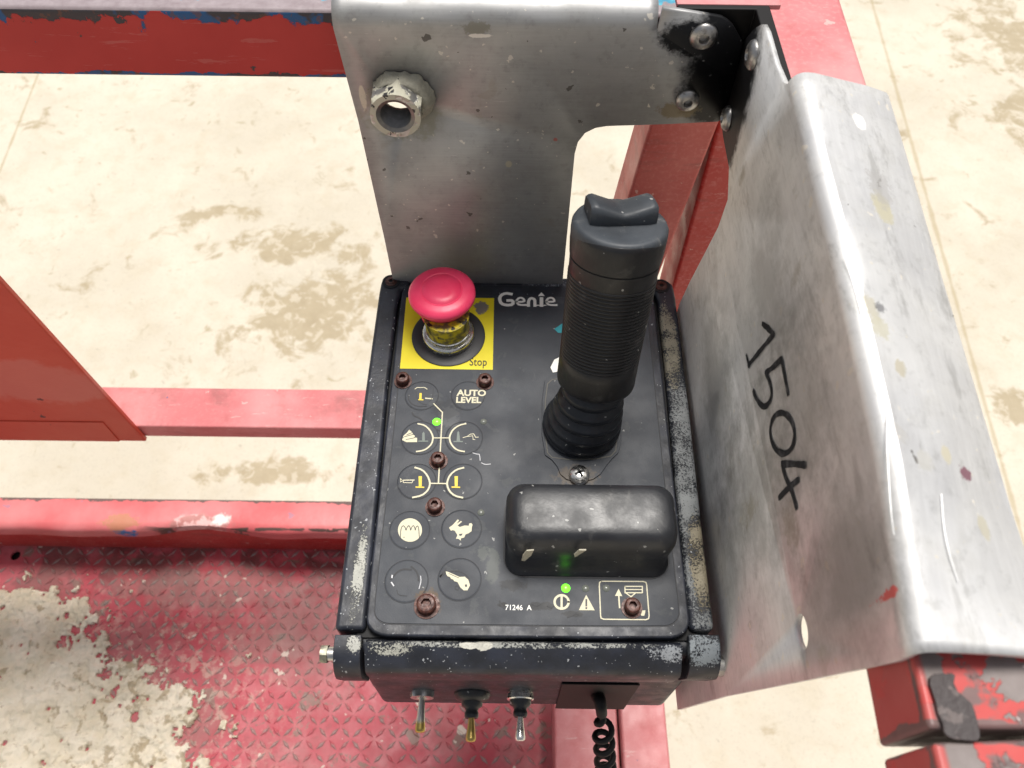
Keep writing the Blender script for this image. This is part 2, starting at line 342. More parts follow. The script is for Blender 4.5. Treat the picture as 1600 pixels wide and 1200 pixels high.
nm.set('color', nm.mix(k2, nm.mix(k, (.50, .49, .48), (.52, .50, .40)), (.03, .03, .032))); nm.set('metal', nm.mixf(nm.math('MAXIMUM', k, k2), .85, 0.)); nm.set('rough', .38)
nm.bump(nm.math('ADD', nm.math('MULTIPLY', k, .8), nm.noise(300, 5)), .0006, .6); M_NUT = nm.m
_th = Mat('nut_thread', metal=.8, rough=.45); _th.set('color', _th.mix(_th.noise(200, 4), (.10, .10, .10), (.34, .33, .32))); M_THREAD = _th.m
cm = Mat('old_cement', rough=.85)
cm.set('color', cm.mix(cm.noise(160, 5), (.16, .155, .12), (.50, .47, .38))); cm.bump(cm.noise(400, 5), .0012, .9); M_CEM = cm.m
M_LED = Mat('lit_green_led', color=(.1, .8, .05), rough=.3, emit=(.16, 1, .02), power=1.9).m
M_LEDOFF = Mat('unlit_led', color=(.16, .17, .15), rough=.25).m
M_TAPE = Mat('matt_black_plastic', color=(.009, .008, .009), rough=.6, spec=.3).m
M_BLKSTEEL = Mat('blackened_steel', color=(.007, .006, .006), rough=.55, spec=.25).m

# ------------------------------------------------------------ mesh helpers
def tag(o, label=None, cat=None, group=None, kind=None):
    for k, v in (('label', label), ('category', cat), ('group', group), ('kind', kind)):
        if v: o[k] = v
    return o
def empty(name, loc, label, cat, group=None):
    o = bpy.data.objects.new(name, None); o.location = loc; o.empty_display_size = .02; COL.objects.link(o)
    return tag(o, label, cat, group)
def wpos(o):
    p = Vector((0, 0, 0))
    while o: p = p + o.location; o = o.parent
    return p
def link(name, bm, mats, parent=None, smooth=True, bevel=0, seg=3, solid=0, angle=35, sub=0, origin=None, label=None):
    """world-space bmesh -> ONE object, stored relative to its parent"""
    bmesh.ops.recalc_face_normals(bm, faces=bm.faces)
    org = Vector(origin) if origin is not None else (wpos(parent) if parent else Vector((0, 0, 0)))
    bmesh.ops.translate(bm, verts=bm.verts, vec=-org)
    me = bpy.data.meshes.new(name); bm.to_mesh(me); bm.free()
    for m in (mats if isinstance(mats, (list, tuple)) else [mats]): me.materials.append(m)
    o = bpy.data.objects.new(name, me); COL.objects.link(o)
    if parent: o.parent = parent; o.location = org - wpos(parent)
    else: o.location = org
    if smooth:
        for p in me.polygons: p.use_smooth = True
    if solid:
        s = o.modifiers.new('thickness', 'SOLIDIFY'); s.thickness = abs(solid); s.offset = 1 if solid > 0 else -1
    if bevel:
        b = o.modifiers.new('bevel', 'BEVEL'); b.width = bevel; b.segments = seg; b.limit_method = 'ANGLE'; b.angle_limit = R(30); b.harden_normals = True
    elif sub:
        b = o.modifiers.new('sub', 'SUBSURF'); b.levels = b.render_levels = sub
    elif smooth:
        me.set_sharp_from_angle(angle=R(angle))
    if label: o['label'] = label
    return o
def prism(bm, pts, ext, mi=0):
    """closed polygon pts (3-D) pushed by vector ext"""
    ext = Vector(ext)
    a = [bm.verts.new(p) for p in pts]; b = [bm.verts.new(Vector(p) + ext) for p in pts]; n = len(a)
    fs = [bm.faces.new(a), bm.faces.new(b[::-1])]
    for i in range(n): fs.append(bm.faces.new((a[i], b[i], b[(i + 1) % n], a[(i + 1) % n])))
    for f in fs: f.material_index = mi
    return fs
def bar(bm, p0, p1, wvec, hvec, mi=0):
    """bar from p0 to p1, p on the corner, cross-section spanned by wvec, hvec"""
    p0, p1, wv, hv = map(Vector, (p0, p1, wvec, hvec))
    prism(bm, [p0, p0 + wv, p0 + wv + hv, p0 + hv], p1 - p0, mi)
def frame_of(ax):
    ax = Vector(ax).normalized(); t = Vector((0, 0, 1)) if abs(ax.z) < .9 else Vector((1, 0, 0))
    u = ax.cross(t).normalized(); return u, ax.cross(u).normalized(), ax
def lathe(bm, base, axis, prof, n=40, close=True, squash=(1, 1), mi=0, rot=0):
    """prof: [(radius, distance along axis)]"""
    base = Vector(base); u, v, a = frame_of(axis); rings = []
    for r, h in prof:
        rings.append([bm.verts.new(base + a * h + (u * math.cos(rot + 2 * math.pi * i / n) * squash[0] + v * math.sin(rot + 2 * math.pi * i / n) * squash[1]) * r) for i in range(n)])
    for A, B in zip(rings, rings[1:]):
        for i in range(n):
            f = bm.faces.new((A[i], A[(i + 1) % n], B[(i + 1) % n], B[i])); f.material_index = mi
    if close:
        bm.faces.new(rings[0][::-1]).material_index = mi; bm.faces.new(rings[-1]).material_index = mi
def rrect(cx, cy, hx, hy, r, z, n=6, sk=0):
    pts = []
    for (sx, sy, a0) in ((1, 1, 0), (-1, 1, 90), (-1, -1, 180), (1, -1, 270)):
        for i in range(n + 1):
            a = R(a0 + 90 * i / n); pts.append(Vector((cx + sx * (hx - r) + r * math.cos(a), cy + sy * (hy - r) + r * math.sin(a), z)))
    return pts
def loft(bm, rings, cap=True):
    V = [[bm.verts.new(p) for p in r] for r in rings]; n = len(V[0])
    for A, B in zip(V, V[1:]):
        for i in range(n): bm.faces.new((A[i], A[(i + 1) % n], B[(i + 1) % n], B[i]))
    if cap: bm.faces.new(V[0][::-1]); bm.faces.new(V[-1])
def stroke(bm, pts, width, nrm, closed=False, mi=0, cap=True):
    """flat ribbon of constant width along pts lying in a plane with normal nrm"""
    pts = [Vector(p) for p in pts]; nrm = Vector(nrm).normalized(); n = len(pts); L = []; Rr = []
    for i in range(n):
        a = pts[(i - 1) % n] if (closed or i) else pts[i]; b = pts[(i + 1) % n] if (closed or i < n - 1) else pts[i]
        d0 = (pts[i] - a); d1 = (b - pts[i])
        d = (d0.normalized() if d0.length > 1e-9 else Vector()) + (d1.normalized() if d1.length > 1e-9 else Vector())
        d.normalize(); s = nrm.cross(d)
        ref = (d1 if d1.length > 1e-9 else d0).normalized(); k = max(.5, abs(nrm.cross(ref).dot(s)))
        q = pts[i]
        if cap and not closed:
            if i == 0: q = q - d * width * .35
            if i == n - 1: q = q + d * width * .35
        L.append(bm.verts.new(q + s * width / 2 / k)); Rr.append(bm.verts.new(q - s * width / 2 / k))
    for i in range(n if closed else n - 1):
        j = (i + 1) % n; f = bm.faces.new((L[i], L[j], Rr[j], Rr[i])); f.material_index = mi
def smoothpts(p, it=2, closed=False):
    for _ in range(it):
        q = []; n = len(p)
        for i in range(n if closed else n - 1):
            a, b = Vector(p[i]), Vector(p[(i + 1) % n]); q += [a * .75 + b * .25, a * .25 + b * .75]
        if not closed: q = [Vector(p[0])] + q[1:-1] + [Vector(p[-1])]
        p = q
    return p
def filled(bm, outline, holes=()):
    """flat polygon with holes"""
    edges = []
    for loop in [outline] + list(holes):
        vs = [bm.verts.new(p) for p in loop]
        edges += [bm.edges.new((vs[i], vs[(i + 1) % len(vs)])) for i in range(len(vs))]
    bmesh.ops.triangle_fill(bm, edges=edges, use_beauty=True)
def text_bm(txt, size, fn, offset=0., spacing=1.0, xs=1.0):
    cu = bpy.data.curves.new('t', 'FONT'); cu.body = txt; cu.size = size; cu.align_x = 'LEFT'; cu.offset = offset; cu.space_character = spacing; cu.resolution_u = 4
    ob = bpy.data.objects.new('t', cu); COL.objects.link(ob)
    dg = bpy.context.evaluated_depsgraph_get(); me = bpy.data.meshes.new_from_object(ob.evaluated_get(dg))
    bm = bmesh.new(); bm.from_mesh(me)
    for v in bm.verts: v.co = fn(v.co.x * xs, v.co.y)
    bpy.data.objects.remove(ob); bpy.data.curves.remove(cu); bpy.data.meshes.remove(me)
    return bm

# ============================================================ GROUND
ZG = -1.55
def ground_mat():
    m = Mat('pale_concrete', rough=.8, spec=.3)
    c = m.mix(m.rng(m.noise(2.2, 6, .6), .3, .7), (.55, .50, .405), (.66, .605, .50))
    c = m.mix(m.math('MULTIPLY', m.rng(m.noise(11, 6, .65), .45, .75), .45), c, (.50, .43, .31))
    c = m.mix(m.math('MULTIPLY', m.rng(m.noise(150, 4, .6), .5, .75), .25), c, (.34, .30, .24))
    big = orr(m, m.blob(PZ(490, 480, ZG), (.36, .30, .5), .5, 3.5, .95), m.blob(PZ(470, 385, ZG), (.40, .16, .5), .5, 4, .95), m.blob(PZ(350, 330, ZG), (.2, .12, .5), .5, 4, .95),
              m.blob(PZ(1590, 60, ZG), (.5, .5, .5), .5, 3, .95), m.blob(PZ(1610, 190, ZG), (.3, .3, .5), .5, 3, .95),
              m.blob(PZ(450, 740, ZG), (.35, .07, .5), .5, 5, .95), m.blob(PZ(1590, 640, ZG), (.12, .12, .5), .5, 5, .95))
    wet = m.noise(7, 7, .68, .5)
    br = m.rng(m.math('ADD', wet, m.math('MULTIPLY', big, .25)), .575, .69)
    damp = m.mix(m.noise(16, 6, .65), (.27, .205, .11), (.47, .39, .26))
    c = m.mix(m.math('MULTIPLY', br, .78), c, damp)
    # film of fines left where the puddle dried: ragged pale islands
    isl = m.math('MULTIPLY', m.rng(m.noise(26, 6, .6, .5), .53, .60), m.rng(big, .05, .5)); c = m.mix(m.math('MULTIPLY', isl, .55), c, (.62, .56, .45))
    st = m.math('MULTIPLY', m.rng(m.noise(17, 5, .6, .9), .62, .72), m.rng(m.noise(2.4, 3), .42, .58)); c = m.mix(m.math('MULTIPLY', st, .75), c, (.36, .30, .18))
    st = m.rng(m.noise(48, 4, .6), .66, .74); c = m.mix(m.math('MULTIPLY', st, .45), c, (.33, .30, .24))
    # joints between the slabs: straight lines with a stained margin
    for a, b, wd, k in ((PZ(62, 110, ZG), PZ(2, 262, ZG), .008, .55), (PZ(1370, 30, ZG), PZ(1592, 820, ZG), .012, .5)):
        d = (b - a).normalized(); nx, ny = -d.y, d.x
        s = m.math('ADD', m.math('MULTIPLY', m.axis(0), nx), m.math('MULTIPLY', m.axis(1), ny))
        s = m.math('ABSOLUTE', m.math('SUBTRACT', s, a.x * nx + a.y * ny))
        s = m.math('ADD', s, m.math('MULTIPLY', m.noise(9, 4), wd * 1.6))
        c = m.mix(m.math('MULTIPLY', m.rng(s, wd * 1.7, wd * .9), k), c, (.36, .28, .14))
    m.set('color', c)
    m.bump(m.noise(40, 6), .004, .4); return m.m
bm = bmesh.new(); g = 150
prism(bm, [(-g, -g, ZG - .2), (g, -g, ZG - .2), (g, g, ZG - .2), (-g, g, ZG - .2)], (0, 0, .2))
tag(link('ground', bm, ground_mat(), smooth=False), kind='structure')

# ============================================================ WORK PLATFORM (one welded basket)
PLAT = empty('work_platform', (-.5, .45, -.70), 'faded red steel lift platform with chipped rails and tread plate floor around the control box', 'platform')
YR = .426                      # front face of the far side of the basket
ZT = .203                      # top of the rails
bm = bmesh.new(); a = PY(0, 18, YR); b = PY(515, 30, YR)
bar(bm, (-1.3, YR, ZT - .046), (.150, YR, ZT - .046), (0, .05, 0), (0, 0, .046))
link('top_rail', bm, M_RAIL, PLAT, bevel=.0035)
# worn top skin of the back rail: red lightened to pink to paint in the light on top, blue primer, bare edge
def topskin():
    m = Mat('rail_top_lit_paint')
    c = m.mix(m.rng(m.noise(30, 4), .3, .7), (.62, .17, .17), (.72, .28, .27))
    n = m.math('MULTIPLY', m.math('SUBTRACT', m.noise(60, 5, .6), .5), .022)
    d = m.math('ADD', m.axis(1), n)
    c = m.mix(m.rng(d, YR + .0165, YR + .0155), c, m.mix(m.rng(m.noise(120, 4), .4, .6), (.04, .27, .42), (.08, .42, .55)))
    c = m.mix(m.rng(d, YR + .0125, YR + .0115), c, m.mix(m.noise(200, 4), (.20, .15, .16), (.42, .36, .38)))
    m.set('color', c); m.set('rough', .5); m.bump(m.noise(300, 4), .0004, .6); return m.m
M_TOP = topskin()
o = bpy.data.objects['top_rail']; o.data.materials.append(M_TOP)
for p in o.data.polygons:
    if p.normal.z > .9: p.material_index = 1
# right hand rail, seen beyond the corner and again past the front end of the guard plate
bm = bmesh.new()
prism(bm, [(.148, .49, ZT - .045), (.198, .49, ZT - .045), (.180, .076, ZT - .045), (.134, .076, ZT - .045)], (0, 0, .042))
link('side_rail', bm, M_SIDE, PLAT, bevel=.004)
# front end of that rail and the next length, with an open joint bridged by a weld
zc = PZ(1450, 1143, .20).y
bm = bmesh.new(); prism(bm, [(.1340, .0755, ZT - .042), (.1800, .0755, ZT - .042), (.1795, zc + .0012, ZT - .042), (.1325, zc + .0008, ZT - .042)], (0, 0, .0385))
link('side_rail', bm, M_SIDEWORN, PLAT, bevel=.0016)
bm = bmesh.new(); prism(bm, [(.1325, zc - .0030, ZT - .042), (.1825, zc - .0010, ZT - .042), (.176, -.35, ZT - .042), (.126, -.35, ZT - .042)], (0, 0, .0385))
link('side_rail', bm, M_SIDEWORN, PLAT, bevel=.0016)
bm = bmesh.new()
pts = [PZ(u, v, .2005) for u, v in ((1452, 1050), (1490, 1048), (1500, 1085), (1528, 1135), (1512, 1158), (1478, 1150), (1462, 1120))]
pts = [p + Vector((mn.noise(p * 140) * .0034, mn.noise(p * 120 + Vector((9, 0, 0))) * .0034, 0)) for p in smoothpts(pts, 2, True)]; prism(bm, pts, (0, 0, .0009)); wm = Mat('dark_weld_patch', rough=.6)
wm.set('color', wm.mix(wm.rng(wm.noise(160, 5), .56, .62), (.055, .044, .044), (.13, .105, .10))); wm.bump(wm.noise(300, 4), .0008, .8)
link('weld_patch', bm, wm.m, PLAT, bevel=.0003)
# mid rail, toe rail, kick strip
zb = PY(400, 684, YR).z; zt2 = PY(400, 668, YR).z
bm = bmesh.new(); bar(bm, (-1.3, YR, zb), (.15, YR, zb), (0, .052, 0), (0, 0, zt2 - zb))
link('mid_rail', bm, M_MID, PLAT, bevel=.002)
zt3 = PY(300, 829, YR).z
def bent_bar():
    """toe rail, knocked in where something hit it"""
    bm = bmesh.new(); rings = []
    for i in range(121):
        x = -1.3 + 1.4 * i / 120
        c = PZ(318, 820, zt3).x
        dent = math.exp(-((x - c) / .055) ** 2)
        dz = -.004 * dent; dy = .010 * dent; wob = .0012 * math.sin(x * 23) + .0008 * math.sin(x * 61)
        y0 = YR + dy; h = .026 * (1 - .18 * dent)
        prof = [(y0 + .003, -h), (y0 - .001 + wob, -h + .003), (y0 + wob, -.006), (y0 + .004 + wob, -.001 + dz), (y0 + .012, dz), (YR + .046, .0), (YR + .05, -.003), (YR + .05, -h)]
        rings.append([Vector((x, y, zt3 + z)) for y, z in prof])
    loft(bm, rings); return bm
def toe_mat():
    m = Mat('toe_rail_chipped_paint')
    c = m.mix(m.rng(m.noise(8, 5), .35, .7), (.60, .115, .12), (.68, .22, .22))
    n = m.math('MULTIPLY', m.math('SUBTRACT', m.noise(50, 5, .65), .5), .022)
    e = m.rng(m.math('ADD', m.axis(1), n), YR + .0445, YR + .0465)
    c = m.mix(e, c, (.14, .09, .08))
    q = PZ(312, 818, zt3); k = m.blob(q, (.050, .018, .03), .9, 28, .3)
    c = m.mix(m.math('MULTIPLY', k, .6), c, m.mix(m.rng(m.noise(70, 5), .45, .55), (.35, .2, .17), (.78, .62, .58))); k = m.blob(PZ(345, 810, zt3), (.016, .012, .03), .9, 60, .6); c = m.mix(m.math('MULTIPLY', k, .85), c, (.86, .80, .76))
    k = m.blob(PZ(190, 835, zt3), (.022, .010, .03), .9, 50, .3); c = m.mix(k, c, (.05, .16, .40))
    k = m.blob(PZ(190, 815, zt3), (.03, .014, .03), .9, 60, .3); c = m.mix(m.math('MULTIPLY', k, .7), c, (.45, .22, .10))
    ed = m.math('ABSOLUTE', m.math('SUBTRACT', m.axis(1), YR + .004))
    xk = m.math('MULTIPLY', m.rng(m.axis(0), -.56, -.50), m.rng(m.noise(45, 4, .6), .44, .50))
    k = m.math('MULTIPLY', m.rng(m.math('ADD', ed, m.math('MULTIPLY', m.noise(70, 4), .004)), .0045, .0035), xk)
    c = m.mix(k, c, (.10, .06, .05))
    sp = m.specks(45, .4); c = m.mix(m.math('MULTIPLY', sp, .5), c, (.25, .2, .3))
    m.set('color', c); m.set('rough', .45); m.bump(m.noise(90, 4), .002, .3); return m.m
link('toe_rail', bent_bar(), toe_mat(), PLAT, angle=50)
bm = bmesh.new(); bar(bm, (-1.3, YR + .012, -.695), (.07, YR + .012, -.695), (0, .004, 0), (0, 0, zt3 - .028 + .695))
link('kick_strip', bm, M_POST, PLAT, smooth=False)
# corner post and the leaning brace beside it
bm = bmesh.new(); bar(bm, (.1445, .455, -.69), (.1445, .455, ZT - .047), (.052, 0, 0), (0, .05, 0)); link('corner_post', bm, M_POST, PLAT, bevel=.003)
t0 = PY(1016, 195, .450); t1 = PY(1124, 205, .450); wv = Vector((t1.x - t0.x - .002, 0, 0)); s0 = PY(984, 300, .450)
dr = (s0 - t0) / (t0.z - s0.z)
top = t0 - dr * (ZT - .046 - t0.z) ; top.y = .450; bot = t0 + dr * (t0.z + .55)
bm = bmesh.new(); prism(bm, [bot, bot + wv, bot + wv + Vector((0, .045, 0)), bot + Vector((0, .045, 0))], top - bot); link('brace', bm, M_BRACE, PLAT, bevel=.0025)
# wide upright plate at the left, welded in front of the mid rail
e0 = PY(0, 440, YR - .006); e1 = PY(217, 677, YR - .006)
ex = e1 - e0; up = e0 - ex * ((ZT - .045 - e0.z) / -ex.z) * -1 if False else e0 + ex * ((ZT - .0425 - e0.z) / ex.z)
e1b = e0 + ex * ((zb - .001 - e0.z) / ex.z)
bm = bmesh.new(); prism(bm, [Vector((-.85, YR - .006, zb - .001)), e1b, up, Vector((-.85, YR - .006, ZT - .0425))], (0, .0055, 0))
um = Mat('orange_red_upright_paint')
uc = um.mix(um.rng(um.noise(6, 4), .3, .7), (.50, .042, .022), (.58, .09, .05))
uc = um.mix(um.math('MULTIPLY', um.blob(PY(40, 590, YR), (.085, .1, .045), .6, 14, .3), .45), uc, (.62, .24, .20))
uc = um.mix(um.specks(60, .3), uc, (.1, .03, .03)); um.set('color', uc); um.set('rough', .42); um.bump(um.noise(60, 4), .002, .3)
link('upright_plate', bm, um.m, PLAT, bevel=.0015)
bm = bmesh.new(); a = PY(0, 662, YR - .010); bar(bm, (-.85, YR - .0072, zb), (e1b.x - .030, YR - .0072, zb), (0, .0014, 0), (0, 0, a.z - zb))
link('upright_flange', bm, um.m, PLAT, bevel=.0004)
# black corner angle bolted between the two aluminium plates and the rails
bm = bmesh.new(); zt = .222
prism(bm, [(.088, .4005, .152), (.088, .4045, .152), (.1385, .4045, .152), (.1385, .335, .152), (.1305, .335, .152), (.1305, .4005, .152)], (0, 0, zt - .152))
link('corner_angle', bm, M_BLKSTEEL, PLAT, bevel=.0008)
bm = bmesh.new(); prism(bm, [(.088, .405, zt - .003), (.145, .405, zt - .003), (.145, .425, zt - .003), (.088, .425, zt - .003)], (0, 0, .003))
link('corner_lug', bm, M_SIDE, PLAT, bevel=.0006)

# floor: tread plate
ZF = -.695
def floor_mat(tread):
    m = Mat('tread_paint' if tread else 'floor_paint')
    c = m.mix(m.rng(m.noise(5, 5), .35, .65), (.44, .045, .065), (.52, .09, .115))
    c = m.mix(m.math('MULTIPLY', m.rng(m.noise(28, 5), .45, .7), .5), c, (.58, .17, .19))
    k = m.rng(m.noise(20, 5, .6, .3), .60, .635)
    c = m.mix(m.math('MULTIPLY', k, .8), c, m.mix(m.noise(60, 4), (.15, .11, .08), (.27, .22, .17)))
    near = m.rng(m.axis(1), .30, .42)
    k = m.math('MULTIPLY', m.rng(m.noise(16, 5, .6, .3), .46, .56), near); c = m.mix(m.math('MULTIPLY', k, .75), c, (.13, .05, .045))  # mottled darkening towards the toe rail paints in the shade beneath it
    for q, r in ((PZ(330, 920, ZF), (.16, .04, .05)), (PZ(480, 990, ZF), (.12, .06, .05))):
        k = m.blob(q, r, .9, 22, .4); c = m.mix(m.math('MULTIPLY', k, .35), c, (.24, .20, .17))
    if tread:
        k = m.rng(m.noise(45, 4), .36, .56); c = m.mix(m.math('MULTIPLY', k, .75), c, m.mix(m.noise(200, 3), (.22, .17, .15), (.40, .34, .31)))
    else:
        c = m.mix(m.math('MULTIPLY', m.rng(m.noise(130, 4), .55, .7), .3), c, (.25, .05, .05))
    c = m.mix(m.math('MULTIPLY', m.rng(m.noise(9, 6, .65, .4), .42, .70), .50), c, (.30, .17, .15))
    du = m.blob(PZ(170, 1110, ZF), (.34, .22, .1), .5, 12, .8); c = m.mix(m.math('MULTIPLY', m.math('MULTIPLY', du, m.rng(m.noise(70, 6, .7), .50, .62)), .50), c, (.66, .56, .44))
    sp = orr(m, m.specks(38, .30, seed=1.), m.specks(90, .34, seed=6.)); c = m.mix(m.math('MULTIPLY', sp, .8), c, (.70, .60, .50))
    m.set('color', c); m.set('rough', m.rng(m.noise(50, 5), .3, .7, .40, .62)); m.bump(m.noise(200, 4), .0008, .5); return m.m
FX0, FX1, FY0, FY1 = -1.3, .075, -.55, YR + .046
bm = bmesh.new()
loop = [Vector(p) for p in ((FX0, FY0, ZF), (FX1, FY0, ZF), (FX1, FY1, ZF), (FX0, FY1, ZF))]
hc = PZ(24, 868, ZF); hole = [hc + Vector((math.cos(a * math.pi / 8), math.sin(a * math.pi / 8), 0)) * .0075 for a in range(16)]
filled(bm, loop, [hole]); link('floor_plate', bm, floor_mat(False), PLAT, smooth=False, solid=.004)
bm = bmesh.new(); bar(bm, (FX0, YR - .03, ZF - .09), (FX1, YR - .03, ZF - .09), (0, .07, 0), (0, 0, .082)); link('added_floor_beam', bm, M_BLKSTEEL, PLAT, bevel=.003)  # unseen beam, added under the floor hole so the hole looks dark
bm = bmesh.new(); P = .0160; i = 0
y = FY0 + .02
while y < FY1 - .01:
    x = FX0 + .02; j = 0
    while x < FX1 - .012:
        if (Vector((x, y, ZF)) - hc).length > .018:
            a = R(45 if (i + j) % 2 else -45) + random.uniform(-.03, .03)
            d = Vector((math.cos(a), math.sin(a), 0)); s = Vector((-d.y, d.x, 0)); c = Vector((x, y, ZF + .0003)); L, W, hh = .0090, .0027, .0015
            b_ = [c - d * L, c - s * W, c + d * L, c + s * W]
            t_ = [c - d * L * .45 + Vector((0, 0, hh)), c - s * W * .3 + Vector((0, 0, hh)), c + d * L * .45 + Vector((0, 0, hh)), c + s * W * .3 + Vector((0, 0, hh))]
            vb = [bm.verts.new(p) for p in b_]; vt = [bm.verts.new(p) for p in t_]
            bm.faces.new(vt)
            for k in range(4): bm.faces.new((vb[k], vb[(k + 1) % 4], vt[(k + 1) % 4], vt[k]))
        x += P; j += 1
    y += P; i += 1
o = link('tread', bm, floor_mat(True), PLAT, angle=20); o['kind'] = 'stuff'
# right toe: floor edge angle, tube
bm = bmesh.new(); xa, xb, xc = PZ(866, 1130, -.62).x, PZ(972, 1150, -.60).x, PZ(1046, 1180, -.60).x
bar(bm, (xa, -.55, -.69), (xa, YR + .04, -.69), (xb - xa - .002, 0, 0), (0, 0, .07)); link('toe_rail', bm, M_MID, PLAT, bevel=.003)
bm = bmesh.new(); bar(bm, (xb, -.55, -.69), (xb, YR + .04, -.69), (xc - xb, 0, 0), (0, 0, .09)); link('toe_rail', bm, M_MID, PLAT, bevel=.003)

# dried mortar spilled on the floor
def mortar():
    bm = bmesh.new(); c1 = PZ(40, 1085, ZF); c2 = PZ(250, 1135, ZF); c3 = PZ(35, 955, ZF); c4 = PZ(90, 1230, ZF)
    x0, x1, y0, y1, st = -.95, -.30, -.05, .42, .0024
    nx, ny = int((x1 - x0) / st), int((y1 - y0) / st); grid = {}
    def hgt(x, y):
        def g(c, rx, ry): return math.exp(-(((x - c.x) / rx) ** 2 + ((y - c.y) / ry) ** 2))
        e = 1.05 * g(c1, .155, .115) + .52 * g(c2, .075, .07) + .66 * g(c3, .08, .055) + .8 * g(c4, .22, .09)
        n = mn.fractal(Vector((x * 22, y * 22, 3)), 1.0, 2.0, 5) * .42
        r = mn.fractal(Vector((x * 60, y * 60, 7)), .8, 2.1, 4)
        f = mn.fractal(Vector((x * 190, y * 190, 1)), .9, 2.0, 3)
        e = e + n + .34 * r + .10 * f - .50
        if e <= 0: return -1
        return .0008 + (1 - math.exp(-e * 4)) * .0050 + .0044 * r * min(1, e * 5) + .0026 * f
    for a in range(nx):
        for b in range(ny):
            x, y = x0 + a * st, y0 + b * st; h = hgt(x, y)
            if h > 0: grid[a, b] = bm.verts.new((x + random.uniform(-.2, .2) * st, y + random.uniform(-.2, .2) * st, ZF + .001 + max(h, .0004)))
    for (a, b) in list(grid):
        q = [(a, b), (a + 1, b), (a + 1, b + 1), (a, b + 1)]
        if all(k in grid for k in q): bm.faces.new([grid[k] for k in q])
    # rim skirts down to the floor
    for e in [e for e in bm.edges if len(e.link_faces) == 1]:
        v1, v2 = e.verts; w1 = bm.verts.new((v1.co.x, v1.co.y, ZF)); w2 = bm.verts.new((v2.co.x, v2.co.y, ZF)); bm.faces.new((v1, v2, w2, w1))
    for v in [v for v in bm.verts if not v.link_faces]: bm.verts.remove(v)
    return bm
mo = Mat('dried_mortar', rough=.88, spec=.2)
mc = mo.mix(mo.rng(mo.noise(20, 5), .35, .65), (.74, .66, .50), (.88, .80, .65))
rt = mo.rng(mo.axis(0), -.68, -.50); mc = mo.mix(mo.math('MULTIPLY', mo.rng(mo.math('ADD', mo.noise(45, 5, .6, .4), mo.math('MULTIPLY', rt, .08)), .58, .68), .65), mc, (.36, .27, .15))
mc = mo.mix(mo.math('MULTIPLY', mo.rng(mo.noise(90, 4), .64, .70), .4), mc, (.24, .15, .10))
mo.set('color', mc); mo.bump(mo.noise(140, 6, .65), .0050, .9)
tag(link('dried_mortar', mortar(), mo.m, origin=PZ(120, 1080, ZF), angle=80), 'cream crust of dried mortar spilled over the red tread plate floor', 'mortar', kind='stuff')

# ============================================================ ALUMINIUM BACK PLATE
BR = empty('mounting_plate', PY(612, 428, YB), 'grey aluminium hanger plate with welded threaded nut, behind the control box', 'metal plate')
zbend = PY(700, 66, YB).z     # where the bend begins
x0 = PY(522, 60, YB).x
def pl(u, v): return PY(u, v, YB)
zt_ = PY(1037, 13, YB).z - .001; rb = .013
zbend = zt_ - rb
xl_top = PY(524, 60, YB).x; xr_fl = PY(1030, 25, YB).x
outline = []
for u, v in ((560, 190), (600, 370), (612, 428)): outline.append(pl(u, v))
lb = pl(612, 428); outline += [Vector((lb.x, YB, -.12)), Vector((pl(882, 430).x, YB, -.12)), pl(880, 430)]
outline += [pl(898, 240), pl(903, 222), pl(914, 208), pl(930, 200), pl(948, 197), pl(1040, 194), pl(1122, 190)]
outline += [pl(1138, 180), pl(1150, 130), pl(1160, 66), pl(1146, 42), pl(1138, 34), pl(1128, 28), pl(1080, 20), pl(1037, 13), Vector((xr_fl + .0012, YB, zt_ - .0006))]
outline += [Vector((xr_fl + .0008, YB, zbend + .0006))] + [Vector((xr_fl + (xl_top - xr_fl) * i / 32, YB, zbend)) for i in range(33)]
NC = PY(622, 146, YB); NC = Vector((NC.x, YB, PY(620, 150, YB).z)); nh = [NC + Vector((math.cos(a * math.pi / 10), 0, math.sin(a * math.pi / 10))) * .0109 for a in range(20)]
bm = bmesh.new(); filled(bm, outline, [nh])
# fold and top flange over the rail
prev = None
path = [(YB + rb - rb * math.cos(R(a)), zbend + rb * math.sin(R(a))) for a in range(0, 91, 9)] + [(YB + .025, zt_ - .0012), (YB + .040, zt_ - .005), (YB + .060, zt_ - .009), (YB + .080, zt_ - .013)]
for k, (yy, zz) in enumerate(path):
    row = []
    for i in range(33):
        x = xl_top + (xr_fl - xl_top) * i / 32
        row.append(bm.verts.new((x, yy, zz + (.0009 * mn.noise(Vector((x * 30, yy * 40, 2))) if k > 3 else 0))))
    if prev:
        for i in range(32): bm.faces.new((prev[i], prev[i + 1], row[i + 1], row[i]))
    prev = row
bmesh.ops.remove_doubles(bm, verts=bm.verts, dist=.0001)
o = link('bent_sheet', bm, M_ALUB, BR, angle=25, solid=.003)
# thickness must grow away from the viewer
me = o.data; s = o.modifiers['thickness']
ny = sum(p.normal.y * p.area for p in me.polygons if abs(p.normal.y) > .9); s.offset = -1 if ny < 0 else 1
